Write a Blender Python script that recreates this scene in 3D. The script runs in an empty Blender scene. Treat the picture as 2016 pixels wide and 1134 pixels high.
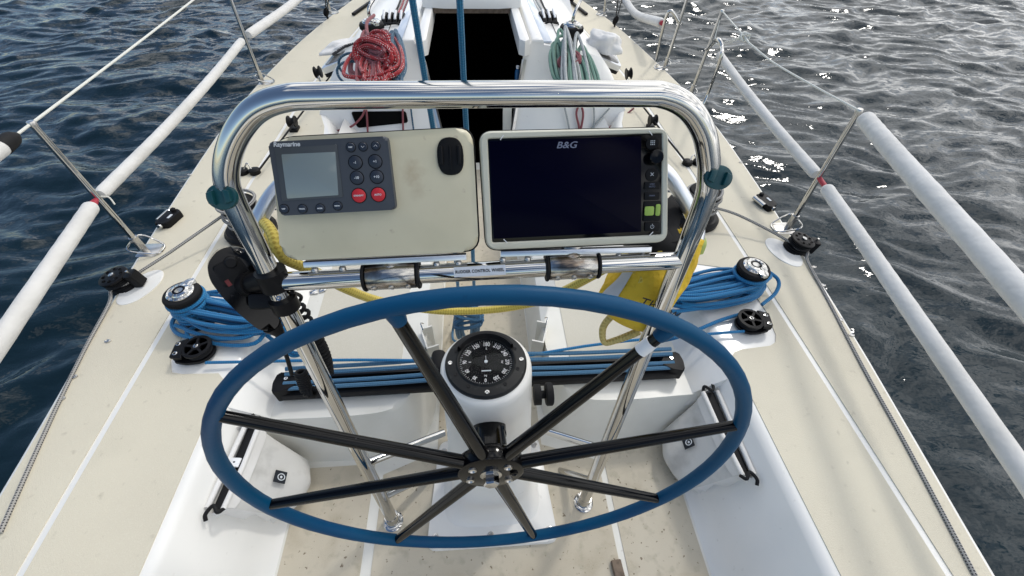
import bpy, bmesh, math, random
import numpy as np
from mathutils import Vector, Matrix, noise
R = math.radians
random.seed(7)
S = bpy.context.scene
COL = S.collection

# ------------------------------------------------------------------ camera
W0, H0, FPX = 2016.0, 1134.0, 834.7
YAW, PITCH, ROLL = R(5.72), R(47.55), R(1.89)
CAM = Vector((0, 0, 1.37))
_f = Vector((math.sin(YAW)*math.cos(PITCH), math.cos(YAW)*math.cos(PITCH), -math.sin(PITCH)))
_r0 = Vector((math.cos(YAW), -math.sin(YAW), 0)); _u0 = _r0.cross(_f)
_r = _r0*math.cos(ROLL) + _u0*math.sin(ROLL)
_u = _u0*math.cos(ROLL) - _r0*math.sin(ROLL)
cd = bpy.data.cameras.new('camera'); cam = bpy.data.objects.new('camera', cd); COL.objects.link(cam)
m = Matrix.Identity(4)
for i in range(3):
    m[i][0], m[i][1], m[i][2], m[i][3] = _r[i], _u[i], -_f[i], CAM[i]
cam.matrix_world = m
cd.sensor_width = 36; cd.lens = FPX/W0*36; cd.clip_start = 0.02; cd.clip_end = 20000
S.camera = cam

# ------------------------------------------------------------------ world, sun, exposure
SUN_EL, SUN_AZ = R(51), R(38)          # azimuth from the bow (+Y) towards starboard (+X)
SDIR = Vector((math.sin(SUN_AZ)*math.cos(SUN_EL), math.cos(SUN_AZ)*math.cos(SUN_EL), math.sin(SUN_EL)))
wd = bpy.data.worlds.new('World'); S.world = wd; wd.use_nodes = True
nt = wd.node_tree; nt.nodes.clear()
def N(t, x=None, **k):
    n = (x or nt).nodes.new(t)
    for a, b in k.items(): setattr(n, a, b)
    return n
sky = N('ShaderNodeTexSky', sky_type='NISHITA', sun_disc=False, sun_elevation=SUN_EL, sun_rotation=SUN_AZ, air_density=1.0, dust_density=.4, ozone_density=1.6)
b1 = N('ShaderNodeBackground'); b1.inputs[1].default_value = 0.105
b2 = N('ShaderNodeBackground'); b2.inputs[1].default_value = 1.0
tc = N('ShaderNodeTexCoord'); mp = N('ShaderNodeMapping'); mp.inputs['Scale'].default_value = (1, 1, 2.6)
ns = N('ShaderNodeTexNoise'); ns.inputs['Scale'].default_value = 2.6; ns.inputs['Detail'].default_value = 8; ns.inputs['Roughness'].default_value = .58
ns2 = N('ShaderNodeTexNoise'); ns2.inputs['Scale'].default_value = 5.5; ns2.inputs['Detail'].default_value = 6
dot = N('ShaderNodeVectorMath', operation='DOT_PRODUCT'); dot.inputs[1].default_value = Vector((0.8, 0.35, 0.45)).normalized()
add = N('ShaderNodeMath', operation='MULTIPLY_ADD'); add.inputs[1].default_value = .30
cr = N('ShaderNodeMapRange'); cr.inputs[1].default_value = .52; cr.inputs[2].default_value = .68
cc = N('ShaderNodeValToRGB'); cc.color_ramp.elements[0].position = .3; cc.color_ramp.elements[0].color = (.22, .26, .32, 1)
cc.color_ramp.elements[1].position = .62; cc.color_ramp.elements[1].color = (1.65, 1.63, 1.6, 1)
mx = N('ShaderNodeMixShader'); ow = N('ShaderNodeOutputWorld')
L = nt.links.new
L(tc.outputs['Generated'], mp.inputs[0]); L(mp.outputs[0], ns.inputs[0]); L(mp.outputs[0], ns2.inputs[0]); L(tc.outputs['Generated'], dot.inputs[0])
L(dot.outputs['Value'], add.inputs[0]); L(ns.outputs[0], add.inputs[2]); L(add.outputs[0], cr.inputs[0]); L(cr.outputs[0], mx.inputs[0])
L(ns2.outputs[0], cc.inputs[0]); L(cc.outputs[0], b2.inputs[0]); L(sky.outputs[0], b1.inputs[0])
L(b1.outputs[0], mx.inputs[1]); L(b2.outputs[0], mx.inputs[2]); L(mx.outputs[0], ow.inputs[0])
sl = bpy.data.lights.new('sun', 'SUN'); sl.energy = .72; sl.angle = R(6); sl.color = (1, .96, .9)
so = bpy.data.objects.new('sun', sl); COL.objects.link(so); so.rotation_euler = SDIR.to_track_quat('Z', 'Y').to_euler()
S.view_settings.view_transform = 'Standard'; S.view_settings.look = 'None'; S.view_settings.exposure = 0.55; S.view_settings.gamma = 1
S.cycles.max_bounces = 8

# ------------------------------------------------------------------ measuring: picture point + a real plane -> point in the boat's frame
def ray(px, py): return _f + _r*((px-W0/2)/FPX) - _u*((py-H0/2)/FPX)
def atz(px, py, z): q = ray(px, py); return CAM + q*((z-CAM.z)/q.z)
def aty(px, py, y): q = ray(px, py); return CAM + q*(y/q.y)
def dep(px, py, d): return CAM + ray(px, py)*d
def atp(px, py, o, n): q = ray(px, py); return CAM + q*((Vector(o)-CAM).dot(n)/q.dot(n))
def V(*a): return Vector(a)

# ------------------------------------------------------------------ materials
def mat(name, col, rough=.5, metal=0, spec=.5, coat=0, bump=None, var=None, trans=0, emis=None, ior=1.45, sheen=0, spots=None):
    mt = bpy.data.materials.new(name); mt.use_nodes = True
    t = mt.node_tree; b = t.nodes['Principled BSDF']
    b.inputs['Base Color'].default_value = (*col, 1); b.inputs['Roughness'].default_value = rough
    b.inputs['Metallic'].default_value = metal; b.inputs['Specular IOR Level'].default_value = spec; b.inputs['IOR'].default_value = ior
    b.inputs['Coat Weight'].default_value = coat; b.inputs['Transmission Weight'].default_value = trans; b.inputs['Sheen Weight'].default_value = sheen
    if coat: b.inputs['Coat Roughness'].default_value = .08
    g = N('ShaderNodeNewGeometry', t)
    if var:      # list of (scale, detail, colour, lo, hi, amount): blotches of another colour
        last = None
        for (sc, de, c2, lo, hi, am) in var:
            n1 = N('ShaderNodeTexNoise', t); n1.inputs['Scale'].default_value = sc; n1.inputs['Detail'].default_value = de
            t.links.new(g.outputs['Position'], n1.inputs['Vector'])
            mr = N('ShaderNodeMapRange', t); mr.inputs[1].default_value = lo; mr.inputs[2].default_value = hi; mr.inputs[4].default_value = am
            t.links.new(n1.outputs[0], mr.inputs[0])
            mi = N('ShaderNodeMix', t, data_type='RGBA'); mi.inputs[6].default_value = (*col, 1); mi.inputs[7].default_value = (*c2, 1)
            if last: t.links.new(last, mi.inputs[6])
            t.links.new(mr.outputs[0], mi.inputs[0]); last = mi.outputs[2]
        t.links.new(last, b.inputs['Base Color'])
    for (pos, rad_, c2, am) in (spots or []):      # a stain with its own place on the thing
        d_ = N('ShaderNodeVectorMath', t, operation='DISTANCE'); d_.inputs[1].default_value = pos; t.links.new(g.outputs['Position'], d_.inputs[0])
        nz = N('ShaderNodeTexNoise', t); nz.inputs['Scale'].default_value = 60; t.links.new(g.outputs['Position'], nz.inputs['Vector'])
        ma = N('ShaderNodeMath', t, operation='MULTIPLY_ADD'); ma.inputs[1].default_value = rad_*1.6; t.links.new(nz.outputs[0], ma.inputs[0]); t.links.new(d_.outputs['Value'], ma.inputs[2])
        mr = N('ShaderNodeMapRange', t); mr.inputs[1].default_value = rad_*1.9; mr.inputs[2].default_value = rad_*.7; mr.inputs[4].default_value = am; t.links.new(ma.outputs[0], mr.inputs[0])
        mi = N('ShaderNodeMix', t, data_type='RGBA'); mi.inputs[7].default_value = (*c2, 1); t.links.new(last, mi.inputs[6]); t.links.new(mr.outputs[0], mi.inputs[0]); last = mi.outputs[2]
        t.links.new(last, b.inputs['Base Color'])
    if bump:     # (scale, strength, distance, detail)
        n2 = N('ShaderNodeTexNoise', t); n2.inputs['Scale'].default_value = bump[0]; n2.inputs['Detail'].default_value = bump[3] if len(bump) > 3 else 3
        t.links.new(g.outputs['Position'], n2.inputs['Vector'])
        bn = N('ShaderNodeBump', t); bn.inputs['Strength'].default_value = bump[1]; bn.inputs['Distance'].default_value = bump[2]
        t.links.new(n2.outputs[0], bn.inputs['Height']); t.links.new(bn.outputs[0], b.inputs['Normal'])
    return mt
def rope_mat(name, c1, c2, per=.012, around=4, mix=1., fleck=None, bumpd=.002, rough=.8):
    """braided rope: u runs round, v along in metres"""
    mt = bpy.data.materials.new(name); mt.use_nodes = True
    t = mt.node_tree; b = t.nodes['Principled BSDF']; b.inputs['Roughness'].default_value = rough; b.inputs['Sheen Weight'].default_value = .2
    uv = N('ShaderNodeUVMap', t); sx = N('ShaderNodeSeparateXYZ', t); t.links.new(uv.outputs[0], sx.inputs[0])
    def M(op, a, bb=None, c=None):
        n = N('ShaderNodeMath', t, operation=op)
        for i, v in enumerate((a, bb, c)):
            if v is None: continue
            if isinstance(v, (int, float)): n.inputs[i].default_value = v
            else: t.links.new(v, n.inputs[i])
        return n.outputs[0]
    u = M('MULTIPLY', sx.outputs[0], 2*math.pi*around); v = M('MULTIPLY', sx.outputs[1], 2*math.pi/per)
    a = M('SINE', M('ADD', u, v)); c = M('SINE', M('SUBTRACT', v, u)); p = M('MULTIPLY', a, c)
    hgt = M('MULTIPLY_ADD', p, .5, .5)
    mk = M('GREATER_THAN', p, .25 if fleck is None else fleck)
    if fleck is not None:
        nz = N('ShaderNodeTexNoise', t); nz.inputs['Scale'].default_value = 1.0
        mpn = N('ShaderNodeMapping', t); mpn.inputs['Scale'].default_value = (around*1.3, .6/per, 1); t.links.new(uv.outputs[0], mpn.inputs[0]); t.links.new(mpn.outputs[0], nz.inputs[0])
        mk = M('MULTIPLY', mk, M('GREATER_THAN', nz.outputs[0], .5))
    mi = N('ShaderNodeMix', t, data_type='RGBA'); mi.inputs[6].default_value = (*c1, 1); mi.inputs[7].default_value = (*c2, 1)
    t.links.new(M('MULTIPLY', mk, mix), mi.inputs[0]); t.links.new(mi.outputs[2], b.inputs['Base Color'])
    bn = N('ShaderNodeBump', t); bn.inputs['Strength'].default_value = .6; bn.inputs['Distance'].default_value = bumpd
    t.links.new(hgt, bn.inputs['Height']); t.links.new(bn.outputs[0], b.inputs['Normal'])
    return mt

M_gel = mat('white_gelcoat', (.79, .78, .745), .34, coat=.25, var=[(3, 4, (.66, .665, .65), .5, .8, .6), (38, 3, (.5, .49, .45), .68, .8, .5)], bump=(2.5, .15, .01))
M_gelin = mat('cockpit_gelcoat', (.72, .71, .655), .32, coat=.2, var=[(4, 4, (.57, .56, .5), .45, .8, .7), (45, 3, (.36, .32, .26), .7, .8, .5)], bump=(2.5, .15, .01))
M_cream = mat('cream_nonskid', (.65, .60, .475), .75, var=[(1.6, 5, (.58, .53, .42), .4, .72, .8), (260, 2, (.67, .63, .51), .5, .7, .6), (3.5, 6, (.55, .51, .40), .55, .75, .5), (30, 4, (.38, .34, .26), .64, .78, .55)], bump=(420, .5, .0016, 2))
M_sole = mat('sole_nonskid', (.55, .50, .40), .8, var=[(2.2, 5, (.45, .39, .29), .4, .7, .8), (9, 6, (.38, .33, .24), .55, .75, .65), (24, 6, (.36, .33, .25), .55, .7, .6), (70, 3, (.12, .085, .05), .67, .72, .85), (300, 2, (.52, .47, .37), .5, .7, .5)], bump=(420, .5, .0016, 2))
M_seatpan = mat('seat_nonskid', (.58, .55, .46), .75, var=[(1.6, 5, (.53, .49, .4), .4, .72, .8), (260, 2, (.64, .61, .53), .5, .7, .6)], bump=(420, .5, .0016, 2))
M_navy = mat('navy_hull_paint', (.012, .014, .03), .2, coat=.3)
M_steel = mat('polished_stainless', (.55, .545, .53), .07, 1, bump=(4, .04, .003))
M_dull = mat('dull_stainless', (.55, .54, .52), .28, 1, var=[(30, 4, (.38, .33, .28), .55, .8, .6)])
M_black = mat('black_plastic', (.007, .007, .008), .45, spec=.18, bump=(200, .1, .0005))
M_gloss = mat('black_anodised', (.0012, .0012, .0018), .11, spec=.28, coat=.0, bump=(30, .08, .001), var=[(90, 4, (.07, .07, .075), .72, .8, .5)])
M_rubber = mat('black_rubber', (.012, .012, .013), .62, spec=.18)
M_blue = mat('blue_wheel_cover', (.001, .060, .138), .45, var=[(5, 4, (.002, .046, .13), .4, .75, .8), (60, 3, (.002, .03, .08), .7, .8, .6)], bump=(90, .25, .001, 4), spec=.2)
M_grey = mat('slate_grey_plastic', (.06, .068, .082), .45, spec=.3, bump=(300, .1, .0004))
M_board = mat('cream_pod_board', (.60, .56, .41), .4, coat=.1, var=[(7, 4, (.5, .46, .34), .45, .75, .7), (60, 2, (.4, .33, .24), .72, .8, .5)], bump=(80, .08, .001))
M_bframe = mat('pale_pod_frame', (.60, .585, .48), .4, coat=.1, var=[(9, 5, (.5, .47, .38), .5, .75, .7)])
M_lcd = mat('grey_lcd_glass', (.20, .24, .24), .12, coat=.6)
M_screen = mat('dark_screen_glass', (.0006, .0006, .008), .25, spec=.05)
M_white = mat('white_paint', (.8, .8, .8), .5)
M_mark = mat('pale_print', (.62, .65, .68), .6)
M_logo = mat('grey_blue_print', (.17, .19, .27), .5)
M_red = mat('red_button', (.55, .02, .03), .4)
M_redp = mat('faded_red_tube', (.36, .02, .04), .5)
M_btn = mat('dark_blue_button', (.02, .028, .045), .4)
M_lime = mat('lime_button', (.30, .45, .08), .45)
M_teal = mat('teal_plastic', (.004, .055, .065), .38, var=[(60, 3, (.02, .09, .1), .6, .75, .7)])
M_cloth = mat('white_canvas', (.74, .73, .71), .85, var=[(4, 4, (.64, .62, .58), .4, .7, .8)], bump=(14, .5, .012, 4), sheen=.2)
M_mesh = mat('grimy_canvas_pocket', (.60, .59, .56), .9, var=[(12, 6, (.42, .41, .385), .52, .74, .8)], bump=(22, .5, .006, 4))
M_pad = mat('white_lifeline_padding', (.65, .64, .615), .8, var=[(6, 3, (.55, .54, .51), .4, .7, .8), (22, 5, (.50, .485, .45), .60, .78, .4)], bump=(20, .7, .008, 2), sheen=.2)
M_yel = mat('yellow_nylon', (.70, .47, .03), .7, var=[(7, 4, (.50, .32, .015), .45, .7, .8)], bump=(14, 1.0, .03, 4))
M_wood = mat('weathered_wood', (.20, .15, .11), .8, var=[(40, 4, (.1, .075, .055), .4, .7, .9)], bump=(90, .4, .002))
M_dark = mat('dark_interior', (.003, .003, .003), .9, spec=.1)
M_label = mat('white_label_tape', (.62, .66, .72), .5)
M_ink = mat('black_ink', (.01, .01, .01), .6)
M_alu = mat('satin_aluminium', (.72, .74, .77), .3, .85)
M_smoke = mat('smoked_acrylic', (.12, .12, .12), .12, coat=.4)
M_trackrope = rope_mat('faded_blue_rope', (.035, .12, .22), (.06, .17, .28), .012, 4)
M_brope = rope_mat('blue_rope', (.001, .115, .29), (.006, .22, .43), .016, 3, .8, bumpd=.002)
M_cast = mat('cast_clamp_metal', (.42, .41, .39), .2, 1, bump=(30, .1, .002), var=[(22, 5, (.16, .12, .09), .45, .62, .9)])
M_sheet = rope_mat('teal_blue_rope', (.003, .12, .24), (.006, .15, .28), .012, 4)
M_yrope = rope_mat('yellow_rope', (.60, .48, .09), (.42, .31, .045), .016, 3, 1, bumpd=.002)
M_yrope2 = rope_mat('faded_yellow_rope', (.62, .50, .18), (.5, .38, .12), .018, 2, 1, bumpd=.004)
M_drope = rope_mat('dotted_grey_rope', (.34, .33, .31), (.015, .015, .02), .015, 2, 1, bumpd=.001)
M_redrope = rope_mat('red_fleck_rope', (.28, .003, .008), (.7, .66, .64), .030, 3, 1, fleck=.62)
M_pink = rope_mat('faded_red_rope', (.20, .045, .055), (.26, .08, .085), .010, 4)
M_bluew = rope_mat('blue_white_rope', (.02, .075, .13), (.30, .38, .44), .030, 3, .9, fleck=.6)
M_green = rope_mat('pale_green_rope', (.07, .19, .14), (.17, .28, .22), .010, 4)
M_gfleck = rope_mat('grey_fleck_rope', (.34, .36, .355), (.05, .08, .11), .026, 3, .9, fleck=.4)
M_wire = mat('white_wire', (.68, .68, .62), .5)

# ------------------------------------------------------------------ scene helpers
ORG = {}
def link(o): COL.objects.link(o); return o
def thing(name, label, cat, loc, group=None):
    o = bpy.data.objects.new(name, None); link(o); o.location = loc; o.empty_display_size = .05
    o['label'] = label; o['category'] = cat
    if group: o['group'] = group
    ORG[o] = Vector(loc); return o
def frame(o, x, z=None, y=None):
    """4x4 from origin, x axis and approximate z (or y)"""
    x = Vector(x).normalized()
    if z is not None: z = Vector(z); z = (z - x*z.dot(x)).normalized(); y = z.cross(x)
    else: y = Vector(y); y = (y - x*y.dot(x)).normalized(); z = x.cross(y)
    f = Matrix.Identity(4)
    for i in range(3): f[i][0], f[i][1], f[i][2], f[i][3] = x[i], y[i], z[i], o[i]
    return f
def zframe(o, z, x=(1, 0, 0)):
    z = Vector(z).normalized(); x = Vector(x)
    if abs(z.dot(x.normalized())) > .98: x = Vector((0, 1, 0))
    return frame(o, x - z*x.dot(z), z)
I4 = Matrix.Identity(4)
def catmull(pts, closed=False, n=6):
    P = [Vector(p) for p in pts]; out = []
    k = len(P); rng = range(k if closed else k-1)
    for i in rng:
        if closed: a, b, c, d = P[(i-1) % k], P[i], P[(i+1) % k], P[(i+2) % k]
        else:
            b, c = P[i], P[i+1]; a = P[i-1] if i > 0 else b*2-c; d = P[i+2] if i+2 < k else c*2-b
        for j in range(n):
            t = j/n; t2 = t*t; t3 = t2*t
            out.append(.5*((2*b)+(c-a)*t+(2*a-5*b+4*c-d)*t2+(3*b-a-3*c+d)*t3))
    if not closed: out.append(P[-1])
    return out
class MB:
    def __init__(s): s.v = []; s.f = []; s.uv = {}
    def raw(s, vs, fs, M=I4):
        k = len(s.v); s.v += [M @ Vector(p) for p in vs]; s.f += [tuple(i+k for i in f) for f in fs]; return s
    def bm(s, b, M=I4):
        b.verts.ensure_lookup_table(); b.verts.index_update()
        s.raw([v.co.copy() for v in b.verts], [[v.index for v in f.verts] for f in b.faces], M); b.free(); return s
    def box(s, c, d, M=I4, bev=0, seg=2):
        b = bmesh.new(); bmesh.ops.create_cube(b, size=1)
        for v in b.verts: v.co = Vector((v.co.x*d[0]+c[0], v.co.y*d[1]+c[1], v.co.z*d[2]+c[2]))
        if bev: bmesh.ops.bevel(b, geom=b.edges[:], offset=bev, segments=seg, affect='EDGES', profile=.5)
        return s.bm(b, M)
    def prism(s, pts, z0, z1, M=I4, bev=0, seg=2, top=None):
        b = bmesh.new(); n = len(pts); top = top or pts
        lo = [b.verts.new((p[0], p[1], z0)) for p in pts]; hi = [b.verts.new((p[0], p[1], z1)) for p in top]
        area = sum(pts[i][0]*pts[(i+1) % n][1]-pts[(i+1) % n][0]*pts[i][1] for i in range(n))
        if area < 0: lo.reverse(); hi.reverse()
        b.faces.new(lo[::-1]); tf = b.faces.new(hi)
        for i in range(n): b.faces.new((lo[i], lo[(i+1) % n], hi[(i+1) % n], hi[i]))
        if bev: bmesh.ops.bevel(b, geom=list(tf.edges), offset=bev, segments=seg, affect='EDGES', profile=.5)
        return s.bm(b, M)
    def lathe(s, prof, M=I4, n=32, a0=0, a1=2*math.pi):
        full = abs(a1-a0-2*math.pi) < 1e-6; m_ = n if full else n+1
        vs = []; fs = []
        for i in range(m_):
            a = a0+(a1-a0)*i/n
            for r, z in prof: vs.append((r*math.cos(a), r*math.sin(a), z))
        k = len(prof)
        for i in range(n):
            j = (i+1) % m_
            for q in range(k-1): fs.append((i*k+q, j*k+q, j*k+q+1, i*k+q+1))
        if full:
            if prof[0][0] > 1e-5: fs.append(tuple(i*k for i in range(m_))[::-1])
            if prof[-1][0] > 1e-5: fs.append(tuple(i*k+k-1 for i in range(m_)))
        return s.raw(vs, fs, M)
    def cyl(s, p0, p1, r0, r1=None, n=16, cap=True):
        p0, p1 = Vector(p0), Vector(p1); r1 = r0 if r1 is None else r1
        h = (p1-p0).length; return s.lathe([(r0, 0), (r1, h)], zframe(p0, p1-p0), n)
    def disc(s, c, nrm, r, h, n=24, bev=.2):
        b = min(r, h)*bev; return s.lathe([(r, 0), (r, h-b), (r-b, h)], zframe(c, nrm), n)
    def ball(s, c, r, M=I4, n=16, k=10):
        r = (r, r, r) if isinstance(r, (int, float)) else r
        b = bmesh.new(); bmesh.ops.create_uvsphere(b, u_segments=n, v_segments=k, radius=1)
        for v in b.verts: v.co = Vector((v.co.x*r[0]+c[0], v.co.y*r[1]+c[1], v.co.z*r[2]+c[2]))
        return s.bm(b, M)
    def tube(s, pts, r, n=10, closed=False, sm=6, cap=True, flat=None):
        """r: number or list per control point. flat: (w,h) ratios of the section"""
        P = catmull(pts, closed, sm) if sm > 1 else [Vector(p) for p in pts]
        if isinstance(r, (int, float)): rr = [r]*len(P)
        else:
            q = catmull([(x, 0, 0) for x in r], closed, sm) if sm > 1 else [Vector((x, 0, 0)) for x in r]; rr = [x.x for x in q]
        k = len(P); T = []
        for i in range(k):
            a = P[(i-1) % k] if (closed or i) else P[i]; b = P[(i+1) % k] if (closed or i < k-1) else P[i]
            t = b-a; T.append(t.normalized() if t.length > 1e-9 else Vector((0, 0, 1)))
        up = Vector((0, 0, 1)) if abs(T[0].z) < .9 else Vector((0, 1, 0))
        nn = (up - T[0]*up.dot(T[0])).normalized(); vs = []; base = len(s.v); d = 0; D = []
        for i in range(k):
            if i: nn = nn - T[i]*nn.dot(T[i]); nn = nn.normalized() if nn.length > 1e-6 else Vector((1, 0, 0)); d += (P[i]-P[i-1]).length
            D.append(d); bb = T[i].cross(nn)
            for j in range(n):
                a = 2*math.pi*j/n
                fx, fy = (flat or (1, 1))
                vs.append(P[i]+(nn*math.cos(a)*fy+bb*math.sin(a)*fx)*rr[i])
        fs = []; m_ = k if closed else k-1
        for i in range(m_):
            i2 = (i+1) % k
            for j in range(n):
                j2 = (j+1) % n; f = (i*n+j, i*n+j2, i2*n+j2, i2*n+j)
                s.uv[len(s.f)+len(fs)] = [(j/n, D[i]), ((j+1)/n, D[i]), ((j+1)/n, D[i]+(P[i2]-P[i]).length), (j/n, D[i]+(P[i2]-P[i]).length)]
                fs.append(f)
        if not closed and cap:
            fs.append(tuple(range(n))[::-1]); fs.append(tuple((k-1)*n+j for j in range(n)))
        return s.raw(vs, fs)
    def text(s, txt, size, M, ext=.0004, align='CENTER', shear=0, space=1, sx=1, bold=0):
        c = bpy.data.curves.new('t', 'FONT'); c.body = txt; c.size = size; c.extrude = ext; c.align_x = align; c.align_y = 'CENTER'; c.shear = shear; c.space_character = space; c.offset = bold
        o = bpy.data.objects.new('t', c); link(o); dg = bpy.context.evaluated_depsgraph_get()
        me = bpy.data.meshes.new_from_object(o.evaluated_get(dg))
        s.raw([(v.co.x*sx, v.co.y, v.co.z) for v in me.vertices], [tuple(p.vertices) for p in me.polygons], M)
        bpy.data.objects.remove(o); bpy.data.curves.remove(c); bpy.data.meshes.remove(me); return s
    def build(s, name, mt, parent=None, label=None, cat=None, group=None, kind=None, smooth=35, loc=None, solid=0):
        me = bpy.data.meshes.new(name)
        org = ORG[parent] if parent is not None else (Vector(loc) if loc is not None else Vector((0, 0, 0)))
        if parent is None and loc is None and cat:
            xs = [v.x for v in s.v]; ys = [v.y for v in s.v]; zs = [v.z for v in s.v]
            org = Vector(((min(xs)+max(xs))/2, (min(ys)+max(ys))/2, min(zs)))
        me.from_pydata([tuple(v-org) for v in s.v], [], s.f)
        if s.uv:
            ul = me.uv_layers.new(name='UVMap').data
            for p in me.polygons:
                q = s.uv.get(p.index)
                if q:
                    for li, c in zip(p.loop_indices, q): ul[li].uv = c
        me.polygons.foreach_set('use_smooth', [True]*len(me.polygons)); me.set_sharp_from_angle(angle=R(smooth))
        me.materials.append(mt); me.update()
        o = bpy.data.objects.new(name, me); link(o)
        if parent is not None: o.parent = parent; ORG[o] = org
        else: o.location = org; ORG[o] = org
        if label: o['label'] = label
        if cat: o['category'] = cat
        if group: o['group'] = group
        if kind: o['kind'] = kind
        return o
def rrect(w, h, r, n=6, cx=0, cy=0):
    out = []
    for (sx, sy, a) in ((1, -1, -90), (1, 1, 0), (-1, 1, 90), (-1, -1, 180)):
        for i in range(n+1):
            t = R(a+90*i/n); out.append((cx+sx*(w/2-r)+r*math.cos(t), cy+sy*(h/2-r)+r*math.sin(t)))
    return out
def rpoly(pts, r, n=5):
    """round the corners of a polygon (2-D)"""
    out = []; k = len(pts)
    for i in range(k):
        a, b, c = Vector(pts[i-1]), Vector(pts[i]), Vector(pts[(i+1) % k])
        rr = r[i] if isinstance(r, (list, tuple)) else r
        if rr <= 0: out.append(tuple(b)); continue
        d1, d2 = (a-b), (c-b); q = min(rr, d1.length*.45, d2.length*.45); p0 = b+d1.normalized()*q; p1 = b+d2.normalized()*q
        for j in range(n+1):
            t = j/n; out.append(tuple(p0*(1-t)**2+b*2*t*(1-t)+p1*t*t))
    return out

# ================================================================== SETTING: the sea
def build_water():
    def axis(lo, hi, st):
        core = list(np.arange(lo, hi, st)); a = []; d = st; x = lo
        while x > -2500: d *= 1.13; x -= d; a.append(x)
        b = []; d = st; x = hi
        while x < 2500: d *= 1.13; x += d; b.append(x)
        return np.array(a[::-1]+core+b)
    X = axis(-12, 15, .045); Y = axis(-2, 12.5, .036); xx, yy = np.meshgrid(X, Y)
    rs = np.random.RandomState(5); z = np.zeros_like(xx)
    wx = xx+.18*np.sin(yy*1.9+xx*.7)+.09*np.sin(3.3*xx-2.1*yy); wy = yy+.16*np.sin(xx*1.6)+.08*np.sin(4.1*xx+1.3*yy+1)
    for i in range(90):
        lam = .115*(13**rs.rand()); k = 2*math.pi/lam; th = rs.randn()*.5+math.pi/2+.1
        amp = .0029*(lam/.5)**.9; ph = rs.rand()*6.28
        s = np.sin(k*(wx*math.cos(th)+wy*math.sin(th))+ph)
        z += amp*(s+.25*(s*s-.5))
    far = np.exp(-(np.maximum(0, np.hypot(xx, yy-4)-18)/12)**2); z *= far
    v = np.stack([xx, yy, z-1.12], -1).reshape(-1, 3); ny, nx = xx.shape
    idx = np.arange(nx*ny).reshape(ny, nx); f = np.stack([idx[:-1, :-1], idx[:-1, 1:], idx[1:, 1:], idx[1:, :-1]], -1).reshape(-1, 4)
    me = bpy.data.meshes.new('sea_water'); me.vertices.add(len(v)); me.vertices.foreach_set('co', v.ravel())
    me.loops.add(f.size); me.loops.foreach_set('vertex_index', f.ravel()); me.polygons.add(len(f))
    me.polygons.foreach_set('loop_start', np.arange(0, f.size, 4)); me.polygons.foreach_set('use_smooth', np.ones(len(f), bool)); me.update(calc_edges=True)
    mt = bpy.data.materials.new('sea_water'); mt.use_nodes = True; t = mt.node_tree; b = t.nodes['Principled BSDF']
    b.inputs['Base Color'].default_value = (.005, .016, .023, 1); b.inputs['Roughness'].default_value = .065; b.inputs['IOR'].default_value = 1.333; b.inputs['Specular IOR Level'].default_value = .5
    g = N('ShaderNodeNewGeometry', t); mp_ = N('ShaderNodeMapping', t); mp_.inputs['Scale'].default_value = (.6, 1, 1); mp_.inputs['Rotation'].default_value = (0, 0, .15); t.links.new(g.outputs['Position'], mp_.inputs[0])
    n1 = N('ShaderNodeTexNoise', t); n1.inputs['Scale'].default_value = 9; n1.inputs['Detail'].default_value = 3; n1.inputs['Roughness'].default_value = .5; n1.inputs['Distortion'].default_value = .15
    t.links.new(mp_.outputs[0], n1.inputs[0]); bn = N('ShaderNodeBump', t); bn.inputs['Strength'].default_value = .5; bn.inputs['Distance'].default_value = .02
    t.links.new(n1.outputs[0], bn.inputs['Height']); t.links.new(bn.outputs[0], b.inputs['Normal'])
    me.materials.append(mt); o = link(bpy.data.objects.new('sea_water', me)); o['kind'] = 'structure'
build_water()

# ================================================================== THE YACHT
def lerp_tab(T, y):
    for (a, p), (b, q) in zip(T, T[1:]):
        if y <= b: return p+(q-p)*(y-a)/(b-a)
    return T[-1][1]
BE = {-1: [(-2.2, 1.18), (-1, 1.34), (.3, 1.43), (.8, 1.475), (1.36, 1.56), (2.2, 1.62), (3.02, 1.665), (4.09, 1.607), (5.0, 1.48), (6.4, 1.2), (7.8, .72), (9.2, .12), (9.4, .03)],
      1: [(-2.2, 1.13), (-1, 1.27), (.1, 1.36), (.36, 1.42), (.84, 1.49), (1.24, 1.535), (1.93, 1.60), (2.35, 1.635), (2.95, 1.662), (3.6, 1.61), (4.3, 1.54), (4.92, 1.47), (6.4, 1.15), (7.8, .66), (9.2, .1), (9.4, .03)]}
def be(sd, y):        # smooth half breadth
    w = [(-.5, .15), (-.25, .2), (0, .3), (.25, .2), (.5, .15)]
    return sum(lerp_tab(BE[sd], min(9.4, max(-2.2, y+d)))*k for d, k in w)
SOLE = -.38; SEAT = -.12
YS = [-2.2+.2*i for i in range(59)]
yacht = thing('sailing_yacht', 'white and cream sailing yacht with dark blue topsides seen from the helm, on open water', 'sailing yacht', (0, 0, SOLE))
hb = MB()
for sd in (-1, 1):
    rows = []
    for y in YS:
        e = be(sd, y); rows += [(sd*e, y, -.012), (sd*(e+.004), y, -.035), (sd*(e+.02), y, -.3), (sd*(e*.985), y, -.8), (sd*(e*.9), y, -1.5)]
    fs = []
    for i in range(len(YS)-1):
        for j in range(4):
            q = (i*5+j, (i+1)*5+j, (i+1)*5+j+1, i*5+j+1); fs.append(q if sd < 0 else q[::-1])
    hb.raw(rows, fs)
ls = be(-1, -2.2); rs_ = be(1, -2.2); hb.raw([(-ls, -2.2, -.012), (rs_, -2.2, -.012), (rs_*.9, -2.2, -1.5), (-ls*.9, -2.2, -1.5)], [(0, 1, 2, 3)])
hb.build('hull', M_navy, yacht)
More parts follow.
